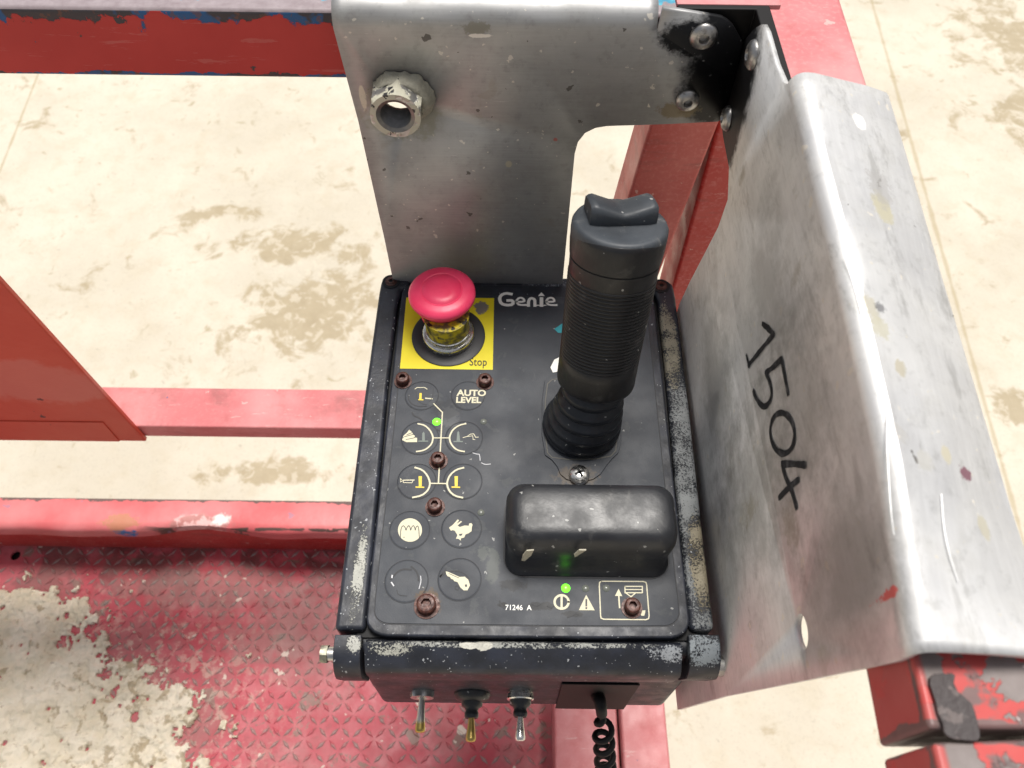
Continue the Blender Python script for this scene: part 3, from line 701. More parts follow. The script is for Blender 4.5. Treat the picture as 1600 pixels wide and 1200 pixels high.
# welded long nut
def hexnut(bm, base, axis, rad, length, hole_r, rot=0):
    base = Vector(base); u, v, a = frame_of(axis)
    def ring(r, h, n, hexa):
        pts = []
        for i in range(n):
            t = 2 * math.pi * i / n + rot; rr = r
            if hexa: k = (t - rot) % (math.pi / 3) - math.pi / 6; rr = r * math.cos(math.pi / 6) / math.cos(k)
            pts.append(base + a * h + (u * math.cos(t) + v * math.sin(t)) * rr)
        return pts
    n = 48; rings = [ring(rad, 0, n, True), ring(rad, length - .0022, n, True), ring(rad * .93, length, n, True)]
    rings[2] = ring(rad * .90, length, n, False)
    rings.append(ring(hole_r + .0012, length, n, False))
    h = length - .0012; k = 0
    while h > 0:
        rings.append(ring(hole_r if k % 2 else hole_r - .0011, h, n, False)); h -= .0012; k += 1
    rings.append(ring(hole_r, 0, n, False)); loft(bm, rings, False)
bm = bmesh.new(); hexnut(bm, NC + Vector((0, -.0005, 0)), (0, -1, 0), .0165, .0185, .0102, R(22)); NT = link('welded_nut', bm, [M_NUT, M_THREAD], BR, angle=25)
for p in NT.data.polygons:
    q = p.center + wpos(NT) - NC
    if math.hypot(q.x, q.z) < .0108: p.material_index = 1
bm = bmesh.new()      # weld bead / cement collar
n = 60; rg = []
for k in range(7):
    row = []
    for i in range(n):
        a = 2 * math.pi * i / n; f = k / 6; d = Vector((math.cos(a), 0, math.sin(a)))
        ir = .45 * mn.fractal(Vector((d.x * 1.6, d.z * 1.6, 5)), 1, 2, 4); side = max(0, math.cos(a - R(-10))) * .006 + max(0, d.z) * .001
        r = .0146 + (1 - f) * (.0012 + side + .0035 * ir + .0011 * mn.fractal(d * 7 + Vector((0, f * 2, 0)), 1, 2, 3)); hh = .0008 + (.0085 + .003 * ir) * math.sin(f * math.pi * .55) + .001 * mn.noise(d * 12 + Vector((f * 4, 0, 0)))
        row.append(NC + d * r + Vector((0, -hh, 0)))
    rg.append(row)
loft(bm, rg, False); link('weld_bead', bm, M_CEM, BR, angle=70)
def rivet(parent, c, ax, r):
    bm = bmesh.new(); lathe(bm, c, ax, [(r, 0), (r, .0006), (r * .93, .0018), (r * .75, .003), (r * .5, .0037), (r * .38, .0038), (r * .34, .0034), (r * .32, .0002), (r * .01, .0001)], 28)
    return link('rivet', bm, M_RIVET, parent, angle=40)
rivet(BR, pl(1099, 56) + Vector((0, -.0002, 0)), (0, -1, 0), .0078); rivet(BR, pl(1074, 156) + Vector((0, -.0002, 0)), (0, -1, 0), .0072)

# ============================================================ ALUMINIUM SIDE GUARD PLATE
SG = empty('guard_plate', PX(1140, 1080, XS), 'bent aluminium plate with 1504 in black marker, right of the control box', 'metal plate')
def sp(u, v, dx=0): return PX(u, v, XS + dx)
ridge_px = [(1420, 1027), (1400, 900), (1372, 720), (1338, 560), (1302, 400), (1268, 262), (1238, 132)]
# inner edge of the bend lies a little towards the box: start the fold there
ridge0 = [sp(u - 8, v) for u, v in ridge_px]
face = []
fr = [sp(1395, 1034), sp(1260, 1062), sp(1130, 1088)]; fbot = Vector((XS, .112, -.16))
def lerp_poly(pl_, t):
    f = t * (len(pl_) - 1); i = min(int(f), len(pl_) - 2); return pl_[i].lerp(pl_[i + 1], f - i)
ridge = [lerp_poly(ridge0, k / 40) for k in range(41)]
tip = [sp(1222, 128), sp(1210, 100), sp(1196, 50), sp(1190, 38), sp(1180, 44), sp(1160, 66)]
back = [sp(1150, 120), sp(1127, 192), sp(1130, 215), sp(1139, 262), sp(1137, 312), sp(1122, 355), sp(1100, 398), sp(1078, 440), sp(1062, 474)]
lowb = [Vector((XS, back[-1].y + .004, -.16)), fbot]
out = ridge + tip + back + lowb + fr[::-1]
HC = sp(1252, 987); hole = [HC + Vector((0, math.cos(a * math.pi / 10), math.sin(a * math.pi / 10))) * .0078 for a in range(20)]
bm = bmesh.new(); filled(bm, [ridge[0]] + ridge[1:] + tip + back + lowb + fr[::-1], [hole])
# fold arc + flange: rows along the fold
rows = []; N = 41
outer = [Vector((.183, PX(u, v, .183).y, PX(u, v, .183).z)) for u, v in ((1680, 1030), (1632, 960), (1578, 800), (1522, 610), (1468, 430), (1422, 270), (1385, 146))]
for k in range(N):
    t = k / (N - 1); a = ridge[k]; b = lerp_poly(outer, t)
    rb_ = .007
    row = []
    tgt = a + Vector((rb_, 0, rb_ * .95)); dirf = (b - tgt)
    for s_ in range(9):
        an = R(90 * s_ / 8)
        row.append(a + Vector((rb_ * (1 - math.cos(an)), 0, rb_ * .95 * math.sin(an))))
    for s_ in range(1, 13):
        f = s_ / 12; p = tgt + dirf * f
        p.z += .0016 * math.sin(f * math.pi) + .0010 * mn.noise(Vector((p.x * 35, p.y * 22, 4)))
        row.append(p)
    row.append(b + Vector((.0016, 0, -.0012))); row.append(b + Vector((.0024, 0, -.005)))
    rows.append([bm.verts.new(p) for p in row])
for A, B in zip(rows, rows[1:]):
    for i in range(len(A) - 1): bm.faces.new((A[i], A[i + 1], B[i + 1], B[i]))
bmesh.ops.remove_doubles(bm, verts=bm.verts, dist=.0001)
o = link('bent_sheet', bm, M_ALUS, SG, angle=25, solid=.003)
nx = sum(p.normal.x * p.area for p in o.data.polygons if abs(p.normal.x) > .9); o.modifiers['thickness'].offset = -1 if nx < 0 else 1
o = rivet(SG, sp(1178, 86) + Vector((-.0002, 0, 0)), (-1, 0, 0), .0080); rivet(SG, sp(1138, 185) + Vector((-.0002, 0, 0)), (-1, 0, 0), .0075)
# handwritten 1504
bm = bmesh.new(); _ik = [0]
def ink(pts, w=.0031, it=2, closed=False):
    _ik[0] += 1; P_ = [sp(u, v, -.0004 - _ik[0] * .00001) for u, v in pts]; P_ = smoothpts(P_, it, closed) if it else P_
    nrm = Vector((1, 0, 0)); n = len(P_); L = []; Q = []
    # resample so the pen width can wander
    R_ = []
    for k in range(n if closed else n - 1):
        a, b = P_[k], P_[(k + 1) % n]; m_ = max(1, int((b - a).length / .0012))
        R_ += [a.lerp(b, q / m_) for q in range(m_)]
    if not closed: R_.append(P_[-1])
    n = len(R_)
    for k, p in enumerate(R_):
        d = (R_[(k + 1) % n if closed else min(k + 1, n - 1)] - R_[(k - 1) % n if closed else max(k - 1, 0)]).normalized(); sd_ = nrm.cross(d)
        ww = w * (1 + .30 * mn.noise(p * 170) + .16 * mn.noise(p * 700)); e = 0
        if not closed and (k == 0 or k == n - 1): ww *= .72; p = p + d * (w * .3 if k else -w * .3)
        L.append(bm.verts.new(p + sd_ * ww / 2)); Q.append(bm.verts.new(p - sd_ * ww / 2))
    for k in range(n if closed else n - 1): bm.faces.new((L[k], L[(k + 1) % n], Q[(k + 1) % n], Q[k]))
ink([(1191, 506), (1199, 512), (1209, 523)], it=1); ink([(1209, 522), (1190, 545), (1169, 571)], it=1); ink([(1166, 555), (1168, 563), (1171, 573)], .0024)
ink([(1221, 561), (1226, 590), (1231, 616)], it=1); ink([(1221, 561), (1205, 576), (1196, 583)], it=1)
ink([(1196, 582), (1204, 600), (1206, 622), (1196, 637), (1187, 632), (1180, 620), (1177, 611)])
c = [(1222 + 19 * math.cos(a) + 2 * math.sin(a), 677 + 32 * math.sin(a)) for a in [i * math.pi / 12 for i in range(24)]]
ink(c, .0031, 1, True)
ink([(1221, 725), (1240, 725), (1258, 727)], it=1); ink([(1222, 725), (1226, 745), (1236, 764), (1244, 794)]); ink([(1247, 750), (1232, 762), (1217, 778)], it=1)
link('marker_writing', bm, M_INK, SG, smooth=False)
# bright scratches on flange
def flange_pt(u, v):
    lo, hi = .15, .30; r = ray(u, v)
    z = .2 + 0; p = PZ(u, v, .222)
    for _ in range(6):
        yy = p.y; t = min(max((yy - ridge[0].y) / (ridge[-1].y - ridge[0].y), 0), 1)
        # find row by y
        best = min(rows_co, key=lambda q: abs(q[0].y + (q[1].y - q[0].y) * .5 - yy)); a, b = best
        f = min(max((p.x - a.x) / (b.x - a.x), 0), 1); p = PZ(u, v, a.z + (b.z - a.z) * f + .0016 * math.sin(f * math.pi) + .0006)
    return p
rows_co = [(ridge[k] + Vector((.007, 0, .0067)), lerp_poly(outer, k / 40)) for k in range(41)]
MBS = Mat('bare_bright_scratch', color=(.86, .86, .85), rough=.45, metal=.4).m
for pts, wd in (([(1320, 400), (1334, 440), (1346, 488)], .0003), ([(1387, 620), (1386, 700), (1392, 800), (1397, 835)], .0004), ([(1471, 772), (1474, 820), (1482, 860), (1497, 908)], .0004)):
    bm = bmesh.new(); stroke(bm, smoothpts([flange_pt(u, v) for u, v in pts], 2), wd, (0, 0, 1)); link('scratch', bm, MBS, SG, smooth=False)

# ============================================================ CONTROL BOX
BX = empty('control_box', (PZ(820, 1000).x, PZ(820, 1000).y, -.17), 'black battered control box with joystick, red emergency stop button and worn switch panel', 'control box')
def Z(u, v, z=0.): return PZ(u, v, z)
# enclosure body
fl, fr_ = Z(524, 990).x + .001, Z(1118, 990).x - .001; yfr = Z(820, 1003).y; ybk = Z(820, 434).y
bm = bmesh.new(); prism(bm, [(fl + .004, yfr - .004, -.168), (fr_ - .001, yfr - .004, -.168), (fr_ - .001, ybk - .004, -.168), (fl + .004, ybk - .004, -.168)], (0, 0, .160))
link('enclosure', bm, M_BODY, BX, bevel=.006, seg=4)
# lid tray: rim bars
def rimbar(name, px, mat, z0=-.045, z1=0., bev=.0035):
    bm = bmesh.new(); prism(bm, [Z(u, v, 0) + Vector((0, 0, z0)) for u, v in px], (0, 0, z1 - z0)); return link(name, bm, mat, BX, bevel=bev, seg=4)
rimbar('rim', [(522, 984), (570, 984), (582, 860), (606, 600), (622, 470), (628, 452), (640, 449), (640, 429), (606, 429), (596, 436), (592, 455), (566, 640), (540, 845)], M_RIML)
rimbar('rim', [(1117, 984), (1078, 984), (1060, 800), (1038, 560), (1028, 470), (1022, 456), (1008, 452), (1008, 434), (1040, 435), (1052, 442), (1056, 462), (1078, 640), (1100, 845)], M_RIMR)
bm = bmesh.new(); prism(bm, [Z(u, v, -.0015) for u, v in ((640.6, 429.5), (1007.4, 434.5), (1007.4, 452), (640.6, 448))], (0, 0, -.043)); link('rim', bm, M_BACKE, BX, bevel=.003)
# rounded front edge and corner lugs
def rollfront(name, u0, u1, mat, v0a, v0b, zdrop=.050, out=.010):
    bm = bmesh.new(); rings = []
    for i in range(13):
        u = u0 + (u1 - u0) * i / 12; v = v0a + (v0b - v0a) * i / 12; p = Z(u, v)
        sk = .0009 * mn.noise(Vector((u * .02, 1, 3)))
        prof = [(.004, -zdrop), (.003, -.006), (.0005, -.0008), (0, 0), (-.0022, -.0008 + sk), (-.0070, -.0048 + sk), (-.0118, -.0092 + sk), (-.0138, -.0120), (-.0146, -.0155), (-.0143, -.022), (-.0125, -zdrop + .010), (-.0105, -zdrop + .002), (-.008, -zdrop)]
        rings.append([Vector((p.x, p.y + a, b)) for a, b in prof])
    loft(bm, rings); return link(name, bm, mat, BX, angle=40)
rollfront('front_edge', 570, 1066, M_FRONT, 1003, 1008)
def lug(name, u0, u1, s):
    bm = bmesh.new(); a = Z(u0, 991); b = Z(u1, 991); c = Z(u1, 1006); rings = []
    for k in range(7):
        f = k / 6; an = R(90 * f); y = a.y - .006 - .0150 * math.sin(an) ; z = -.020 * (1 - math.cos(an)) - .0005
        rings.append([Vector((a.x, y, z)), Vector((b.x, y, z)), Vector((b.x, y + .004, -.043)), Vector((a.x, y + .004, -.043))])
    rings.insert(0, [Vector((a.x, a.y, -.0005)), Vector((b.x, a.y, -.0005)), Vector((b.x, a.y, -.043)), Vector((a.x, a.y, -.043))])
    loft(bm, rings); return link(name, bm, M_CORN, BX, bevel=.0025)
lug('corner_lug', 523, 565, 1); lug('corner_lug', 1076, 1124, -1)
# sunken tray between the rims, then the raised panel
bm = bmesh.new(); prism(bm, [Z(u, v, -.012) for u, v in ((560, 1000), (1085, 1005), (1030, 446), (612, 441))], (0, 0, .006)); link('tray', bm, M_DARK, BX, smooth=False)
lid = [(574, 968), (577, 984), (590, 996), (615, 1000), (1040, 1003), (1062, 998), (1073, 985), (1074, 968), (1050, 760), (1020, 478), (1016, 464), (1002, 458), (650, 452), (634, 456), (628, 470), (601, 720)]
bm = bmesh.new(); prism(bm, smoothpts([Z(u, v, -.007) for u, v in lid], 1, True), (0, 0, .0075)); link('lid', bm, M_BODY, BX, bevel=.0015)
ov = [(585, 950), (587, 964), (597, 973), (615, 975), (1035, 979), (1052, 975), (1061, 962), (1060, 948), (1038, 760), (1011, 486), (1007, 474), (998, 467), (655, 459), (642, 462), (636, 474), (611, 720)]
bm = bmesh.new(); prism(bm, smoothpts([Z(u, v, .0004) for u, v in ov], 2, True), (0, 0, .0006)); OV = link('faceplate', bm, M_OVER, BX, bevel=.0002, seg=1)
bm = bmesh.new(); stroke(bm, smoothpts([Z(u, v, .00065) for u, v in ov], 2, True), .0013, (0, 0, 1), True); link('faceplate_gap', bm, M_LINE, BX, smooth=False)
ZP = .0012          # print level
# --- yellow stop label and emergency stop
EM = None
bm = bmesh.new(); prism(bm, [Z(u, v, .00102) for u, v in ((635, 465), (772, 466), (770, 578), (625, 576))], (0, 0, .0002)); YL = link('stop_label', bm, M_YEL, BX, smooth=False)
a = Z(733, 571, .0014)
bm = text_bm('Stop', .0085, lambda x, y: a + Vector((x, y * 1.15, 0)), .00006, 1.04, .80); link('lettering', bm, M_BLKPRINT, YL, smooth=False)
ec = Z(701, 527, 0); ax = (0, 0, 1)
bm = bmesh.new(); lathe(bm, ec + Vector((0, 0, .0013)), ax, [(.0272, 0), (.0272, .0006), (.0262, .0010), (.019, .0012), (.0175, .0011)], 64)
ES = link('emergency_stop', bm, M_BLKPRINT if False else Mat('black_collar', color=(.02, .02, .023), rough=.5).m, BX, angle=40)
bm = bmesh.new(); lathe(bm, ec + Vector((0, 0, .0024)), ax, [(.0190, 0), (.0190, .004), (.0184, .0052), (.0176, .0056), (.0168, .0050), (.0168, .0092), (.0160, .0096), (.0150, .0093)], 64); link('chrome_collar', bm, M_CHROME, ES, angle=40)
sm = Mat('yellow_stem_with_black_marks', rough=.35)
ang = sm.noise(140, 2, .5, 0, sm.scaled((1, 1, .3))); sm.set('color', sm.mix(sm.math('MULTIPLY', sm.rng(ang, .55, .60), sm.rng(sm.axis(2), .017, .018)), sm.mix(sm.rng(sm.noise(200, 4), .38, .6), (.58, .48, .02), (.15, .13, .06)), (.02, .02, .02)))
bm = bmesh.new(); lathe(bm, ec + Vector((0, 0, .011)), ax, [(.0155, 0), (.0158, .007), (.0165, .017)], 48); link('stem', bm, sm.m, ES, angle=40)
mc_ = Z(696, 468, .036); mc_ = Vector((mc_.x, mc_.y, 0)); lean = Vector((mc_.x - ec.x, mc_.y - ec.y, .036)); lean = Vector((0, -.02, 1)).normalized()
tc = Z(690, 453, .040)
bm = bmesh.new(); base = Vector((tc.x, tc.y, 0)); rr = .0240
lathe(bm, base + Vector((0, 0, .022)), (0, 0, 1), [(.0150, -.0075), (.0172, -.0070), (.0180, -.002), (.0190, .003), (.0208, .0075), (.0225, .0098), (rr * .96, .0110), (rr, .0132), (rr * .995, .0150), (rr * .93, .0170), (rr * .80, .0182), (rr * .65, .0188), (rr * .615, .0189), (rr * .605, .0186), (rr * .585, .0186), (rr * .575, .0190), (rr * .3, .0193), (.0002, .0194)], 72)
link('mushroom_head', bm, M_MUSH, ES, angle=60)
# --- panel cap screws (rusty socket heads)
def capscrew(name, c, r, h, parent, mat=M_RUST, lab=None):
    bm = bmesh.new(); n = 36; u = lambda a, rr, z, hx=False: Vector((c.x + rr * math.cos(a), c.y + rr * math.sin(a), c.z + z))
    rings = []
    for rr, z in ((r * 1.35, 0), (r * 1.35, .0006), (r, .0007), (r, h - .0008), (r * .9, h - .0002), (r * .80, h)): rings.append([u(2 * math.pi * i / n, rr, z) for i in range(n)])
    for rr, z in ((r * .50, h), (r * .46, h - .003), (r * .02, h - .0032)):
        row = []
        for i in range(n):
            t = 2 * math.pi * i / n; k = t % (math.pi / 3) - math.pi / 6; row.append(u(t, rr * math.cos(math.pi / 6) / math.cos(k) * 1.08, z))
        rings.append(row)
    loft(bm, rings); return link(name, bm, mat, parent, angle=35)
for (uu, vv) in ((630, 596), (758, 598), (685, 721), (680, 793), (987, 950)): capscrew('panel_screw', Z(uu, vv, .001), .0047, .0062, BX)
capscrew('panel_screw', Z(667, 947, .001), .0058, .0062, BX)
for (uu, vv) in ((611, 440), (1033, 447)):
    c = Z(uu, vv, .0003); bm = bmesh.new(); lathe(bm, c, (0, 0, 1), [(.0068, 0), (.0068, .0003), (.0050, .0004), (.0048, .0002)], 28); cc = link('screw_recess', bm, M_DARK, BX)
    capscrew('rim_screw', c, .0034, .0013, BX)
# --- membrane buttons
def ring_pts(c, r, z, n=48, a0=0, a1=360):
    return [Vector((c.x + r * math.cos(R(a0 + (a1 - a0) * i / n)), c.y + r * math.sin(R(a0 + (a1 - a0) * i / n)), z)) for i in range(n)]
BTN = []
btn_px = [(659, 618), (731, 618), (656, 684), (725, 684), (651, 752), (723, 752), (640, 828), (721, 826), (635, 908), (718, 905)]
for i, (uu, vv) in enumerate(btn_px):
    c = Z(uu, vv, .00098); r = .0128 if i > 1 else .0118
    if i > 7: r = .0133
    bm = bmesh.new(); lathe(bm, c, (0, 0, 1), [(r, 0), (r * .97, .00022), (r * .90, .00026), (r * .5, .00030), (.0003, .00030)], 48)
    b = link('membrane_button', bm, M_OVER, BX, angle=60); BTN.append(b)
    bm = bmesh.new(); stroke(bm, ring_pts(Z(uu, vv, .00125), r * 1.01, .00125), .00032, (0, 0, 1), True); link('button_outline', bm, M_LINE, b, smooth=False)
ZI = .00145
def pr(parent, mat, strokes=(), fills=(), name='symbol', z=ZI, extra=None):
    bm = bmesh.new()
    for qi, (pts, wd, it) in enumerate(strokes):
        zq = z + qi * .000012; stroke(bm, smoothpts([Z(u, v, zq) for u, v in pts], it) if it else [Z(u, v, zq) for u, v in pts], wd, (0, 0, 1))
    for pts in fills:
        vs = [bm.verts.new(Z(u, v, z)) for u, v in pts]; es = [bm.edges.new((vs[i], vs[(i + 1) % len(vs)])) for i in range(len(vs))]; bmesh.ops.triangle_fill(bm, edges=es, use_beauty=True)
    if extra: extra(bm)
    return link(name, bm, mat, parent, smooth=False)
A2 = lambda L: [(560 + x * .15, 560 + y * .15) for x, y in L]
A3 = lambda L: [(560 + x * .2, 720 + y * .2) for x, y in L]
A4 = lambda L: [(760 + x * .225, 860 + y * .225) for x, y in L]
W1, W2 = .00085, .0012
pr(BTN[0], M_PRINT, [(A2([(590, 318), (612, 303), (690, 303), (715, 320)]), .0006, 0), (A2([(700, 415), (768, 420)]), .0010, 0)])
pr(BTN[0], M_YPRINT, [(A2([(648, 368), (645, 425)]), .0016, 0), (A2([(626, 431), (674, 431)]), .0008, 0)])
pr(BTN[2], M_PRINT, [], [A2([(455, 850), (470, 805), (505, 775), (530, 742), (562, 772), (572, 795), (588, 805), (585, 822), (612, 828), (612, 872), (500, 872)])])
pr(BTN[2], M_BLKPRINT, [(A2([(480, 815), (575, 790)]), .0004, 0), (A2([(495, 845), (590, 825)]), .0004, 0), (A2([(505, 795), (560, 772)]), .0004, 0)], z=ZI + .0001)
pr(BTN[2], M_GPRINT, [(A2([(628, 862), (722, 862)]), .0009, 0)], [A2([(663, 855), (666, 780), (678, 762), (690, 780), (693, 855)])])
pr(BTN[3], M_GPRINT, [(A2([(995, 866), (1083, 866)]), .0009, 0)], [A2([(1022, 860), (1030, 770), (1040, 755), (1050, 770), (1060, 860)])])
pr(BTN[3], M_PRINT, [(A2([(1090, 825), (1135, 812), (1165, 790), (1200, 785), (1222, 822), (1250, 820)]), .0005, 0), (A2([(1140, 815), (1190, 805), (1195, 845), (1215, 845)]), .0004, 0)])
pr(BTN[4], M_PRINT, [(A3([(332, 152), (436, 150)]), .0007, 0), (A3([(348, 153), (352, 170), (418, 172), (428, 152)]), .0005, 0)], [A3([(326, 134), (345, 150), (345, 156), (328, 170)])])
for b_, dx in ((4, 0), (5, 281)):
    pr(BTN[b_], M_YPRINT, [], [A3([(470 + dx, 120), (496 + dx, 120), (494 + dx, 200), (472 + dx, 200)]), A3([(446 + dx, 200), (514 + dx, 202), (514 + dx, 212), (446 + dx, 210)])])
pr(BTN[6], M_PRINT, [], [[(640.6 + 18.8 * math.cos(a), 828.2 + 18.4 * math.sin(a)) for a in [i * math.pi / 18 for i in range(36)]]])
pr(BTN[6], M_BLKPRINT, [(A3([(328, 600), (332, 525), (350, 503), (366, 520), (372, 548), (380, 518), (395, 503), (404, 520), (408, 548), (416, 518), (430, 503), (440, 520), (444, 548), (450, 516), (464, 506), (472, 530), (476, 600)]), .00048, 2)], z=ZI + .0001)
pr(BTN[7], M_PRINT, [], [A3([(708, 522), (738, 500), (775, 458), (787, 464), (768, 492), (800, 470), (810, 475), (775, 506), (792, 517), (830, 505), (862, 508), (866, 490), (882, 486), (892, 500), (886, 520), (884, 550), (858, 568), (838, 574), (826, 600), (800, 606), (800, 624), (782, 610), (762, 608), (774, 580), (752, 546), (738, 542), (722, 546)])])
pr(BTN[7], M_OVER, [], [A3([(785, 572), (815, 568), (805, 585), (790, 586)])], z=ZI + .0001)
pr(BTN[9], M_PRINT, [], [A3([(683, 863), (702, 868), (790, 907), (832, 905), (858, 928), (872, 972), (852, 1012), (822, 1012), (796, 988), (775, 948), (748, 940), (742, 928), (724, 922), (716, 908), (698, 902), (686, 886)])])
pr(BTN[9], M_OVER, [(A3([(706, 880), (785, 915)]), .0003, 0)], [A3([(830, 968), (846, 964), (850, 980), (838, 988)])], z=ZI + .0001)
pr(BTN[9], M_LINE, [(A3([(640, 900), (680, 850), (672, 880), (640, 905)]), .0012, 0), (A3([(720, 862), (790, 862), (840, 890), (865, 920)]), .0005, 1), (A3([(755, 985), (770, 975), (790, 990), (775, 1010), (755, 998)]), .0006, 0)])
pr(BTN[8], M_LINE, [(A3([(252, 922), (290, 880), (340, 845), (412, 850)]), .0011, 1), (A3([(412, 826), (450, 855), (468, 900), (470, 935)]), .0010, 1), (A3([(300, 1010), (310, 1050), (380, 1055)]), .0004, 1)])
pr(BTN[8], M_SCR, [(A3([(486, 900), (490, 940), (474, 998)]), .0005, 1), (A3([(264, 895), (262, 912)]), .0009, 0), (A3([(258, 950), (275, 975)]), .0008, 0)])
pr(BTN[0], M_LINE, [(A2([(518, 370), (520, 430), (560, 480), (640, 503), (710, 495)]), .0006, 2), (A2([(600, 340), (610, 420), (650, 470), (710, 480)]), .0004, 2), (A2([(780, 320), (775, 400), (740, 450)]), .0004, 1)])
# printed guide lines on the faceplate
lines = [(A2([(785, 472), (875, 562), (852, 975)]), .00085, 0), (A2([(778, 828), (948, 828)]), .0008, 0),
         (A2([(620, 680), (690, 695), (745, 745), (772, 800), (778, 830), (765, 890), (715, 940), (665, 962), (605, 970)]), .0011, 1),
         (A2([(1118, 680), (1050, 695), (985, 740), (955, 795), (948, 830), (960, 885), (1005, 940), (1050, 962), (1103, 970)]), .0011, 1),
         (A3([(442, 52), (500, 70), (540, 115), (558, 160), (558, 195), (540, 235), (495, 272), (425, 286)]), .0012, 1),
         (A3([(822, 54), (765, 68), (715, 110), (694, 160), (693, 195), (712, 240), (755, 275), (814, 288)]), .0012, 1),
         (A3([(558, 176), (692, 178)]), .0009, 0), (A3([(632, 48), (625, 176)]), .0009, 0)]
pr(OV, M_PRINT, lines, name='guide_lines', z=.0016)
a1 = Z(714, 618, ZI); a2_ = Z(712, 629, ZI)
link('lettering', text_bm('AUTO', .0062, lambda x, y: a1 + Vector((x * 1.18, y * 1.12, 0)), .00022), M_PRINT, BTN[1], smooth=False)
link('lettering', text_bm('LEVEL', .0060, lambda x, y: a2_ + Vector((x * 1.14, y * 1.12, 0)), .00022), M_PRINT, BTN[1], smooth=False)
a3_ = Z(789, 953, ZP)
link('lettering', text_bm('71246  A', .0045, lambda x, y: a3_ + Vector((x * .95, y, 0)), .00003), M_WHITE, OV, smooth=False)
# maker's name
def L1(L): return [(500 + x / 4, 380 + y / 4) for x, y in L]
gw = .0040
pr(OV, M_WHITE, [(L1([(1197, 318), (1160, 312), (1130, 325), (1121, 350), (1132, 378), (1165, 388), (1206, 384), (1206, 358), (1172, 358)]), .0026, 1),
                 (L1([(1228, 366), (1276, 366), (1276, 352), (1262, 341), (1243, 342), (1229, 356), (1230, 374), (1246, 386), (1290, 386)]), .0018, 1),
                 (L1([(1303, 392), (1303, 362), (1312, 346), (1328, 344), (1341, 352), (1343, 368), (1343, 392)]), .0024, 1), (L1([(1384, 344), (1384, 391)]), .0028, 0),
                 (L1([(1414, 366), (1464, 366), (1464, 352), (1450, 341), (1430, 342), (1415, 356), (1416, 374), (1432, 386), (1478, 387)]), .0018, 1),
                 (L1([(1345, 388), (1412, 388)]), .0010, 0)],
   [L1([(1384, 306), (1362, 330), (1406, 330)])], name='maker_name', z=ZP)
pr(OV, M_WHITE, [([(870 + 1.6 * math.cos(a), 476.5 + 1.4 * math.sin(a)) for a in [i * math.pi / 5 for i in range(11)]], .0002, 0)], name='registered_mark', z=ZP)
pr(OV, M_TEAL, [], [[(866, 514), (882, 503), (882, 520), (872, 520)]], name='teal_arrow', z=ZP)
pr(OV, M_WHITE, [], [[(860, 574), (866, 562), (874, 558), (874, 580), (864, 582)]], name='worn_arrow', z=ZP)
# bottom right symbols
circ = [(877.5 + 11 * math.cos(a), 940.5 + 10.6 * math.sin(a)) for a in [i * math.pi / 14 for i in range(29)]]
pr(OV, M_PRINT, [(circ, .0014, 0), ([(877.5, 931), (877.5, 950)], .0013, 0)], [A4([(693, 308), (752, 416), (642, 415)])], z=ZP, name='power_and_warning_symbols')
pr(OV, M_BLKPRINT, [(A4([(694, 342), (694, 384)]), .0011, 0), (A4([(694, 398), (694, 402)]), .0011, 0)], z=ZP + .0001, name='exclamation_mark')
rr_ = A4([(800, 214), (1090, 216), (1108, 222), (1113, 240), (1130, 455), (1126, 474), (1108, 481), (815, 478), (797, 470), (793, 455), (784, 240), (786, 222), (800, 214)])
pr(OV, M_PRINT, [(rr_, .0007, 0), (A4([(925, 398), (919, 312)]), .0009, 0), (A4([(962, 250), (1083, 250), (1083, 294), (963, 294), (962, 250)]), .0007, 0), (A4([(962, 272), (1083, 272)]), .0006, 0),
                 (A4([(972, 298), (1004, 322), (1032, 298)]), .0007, 0)], [A4([(918, 266), (944, 318), (893, 316)]), A4([(1040, 418), (1104, 416), (1102, 436), (1096, 454), (1076, 454), (1070, 440), (1030, 440)]), A4([(974, 440), (1000, 446), (992, 456), (976, 452)])], z=ZP, name='tilt_symbol')
for st_ in [(A2([(1188, 983), (1225, 995), (1258, 998), (1266, 1030), (1268, 1062)]), .0005, 0), (A2([(1283, 1088), (1320, 1106), (1375, 1100)]), .0005, 1)]: pr(OV, M_SCR, [st_], z=ZP, name='scratch')
for st_ in [(A2([(560, 565), (575, 595), (640, 620), (690, 670), (750, 720), (845, 752)]), .0010, 1), (A2([(600, 690), (660, 700), (680, 750)]), .0008, 1), (A2([(780, 770), (812, 770)]), .0010, 0),
                (A4([(92, 352), (100, 382), (125, 400)]), .0010, 1), (A4([(320, 372), (350, 385), (372, 372)]), .0008, 1), (A4([(425, 385), (450, 400), (468, 385)]), .0008, 1), (A4([(565, 465), (600, 450), (620, 432), (640, 444)]), .0009, 1)]: pr(OV, M_LINE, [st_], z=ZP, name='tear_in_overlay')
def led(u, v, r, mat, lab):
    c = Z(u, v, .0010); bm = bmesh.new(); lathe(bm, c, (0, 0, 1), [(r * 1.15, 0), (r * 1.1, .0003), (r * .95, .0005), (r * .7, .0010), (r * .3, .0013), (.0001, .0013)], 24)
    return link('indicator_light', bm, mat, BX, angle=60, label=lab)
led(682.3, 659, .0026, M_LED, 'lit green indicator light'); led(884, 919, .0024, M_LED, 'lit green indicator light')
for u, v in ((755.5, 659), (751.5, 801), (915, 919.6), (947, 919)): led(u, v, .0020, M_LEDOFF, 'unlit grey indicator light')

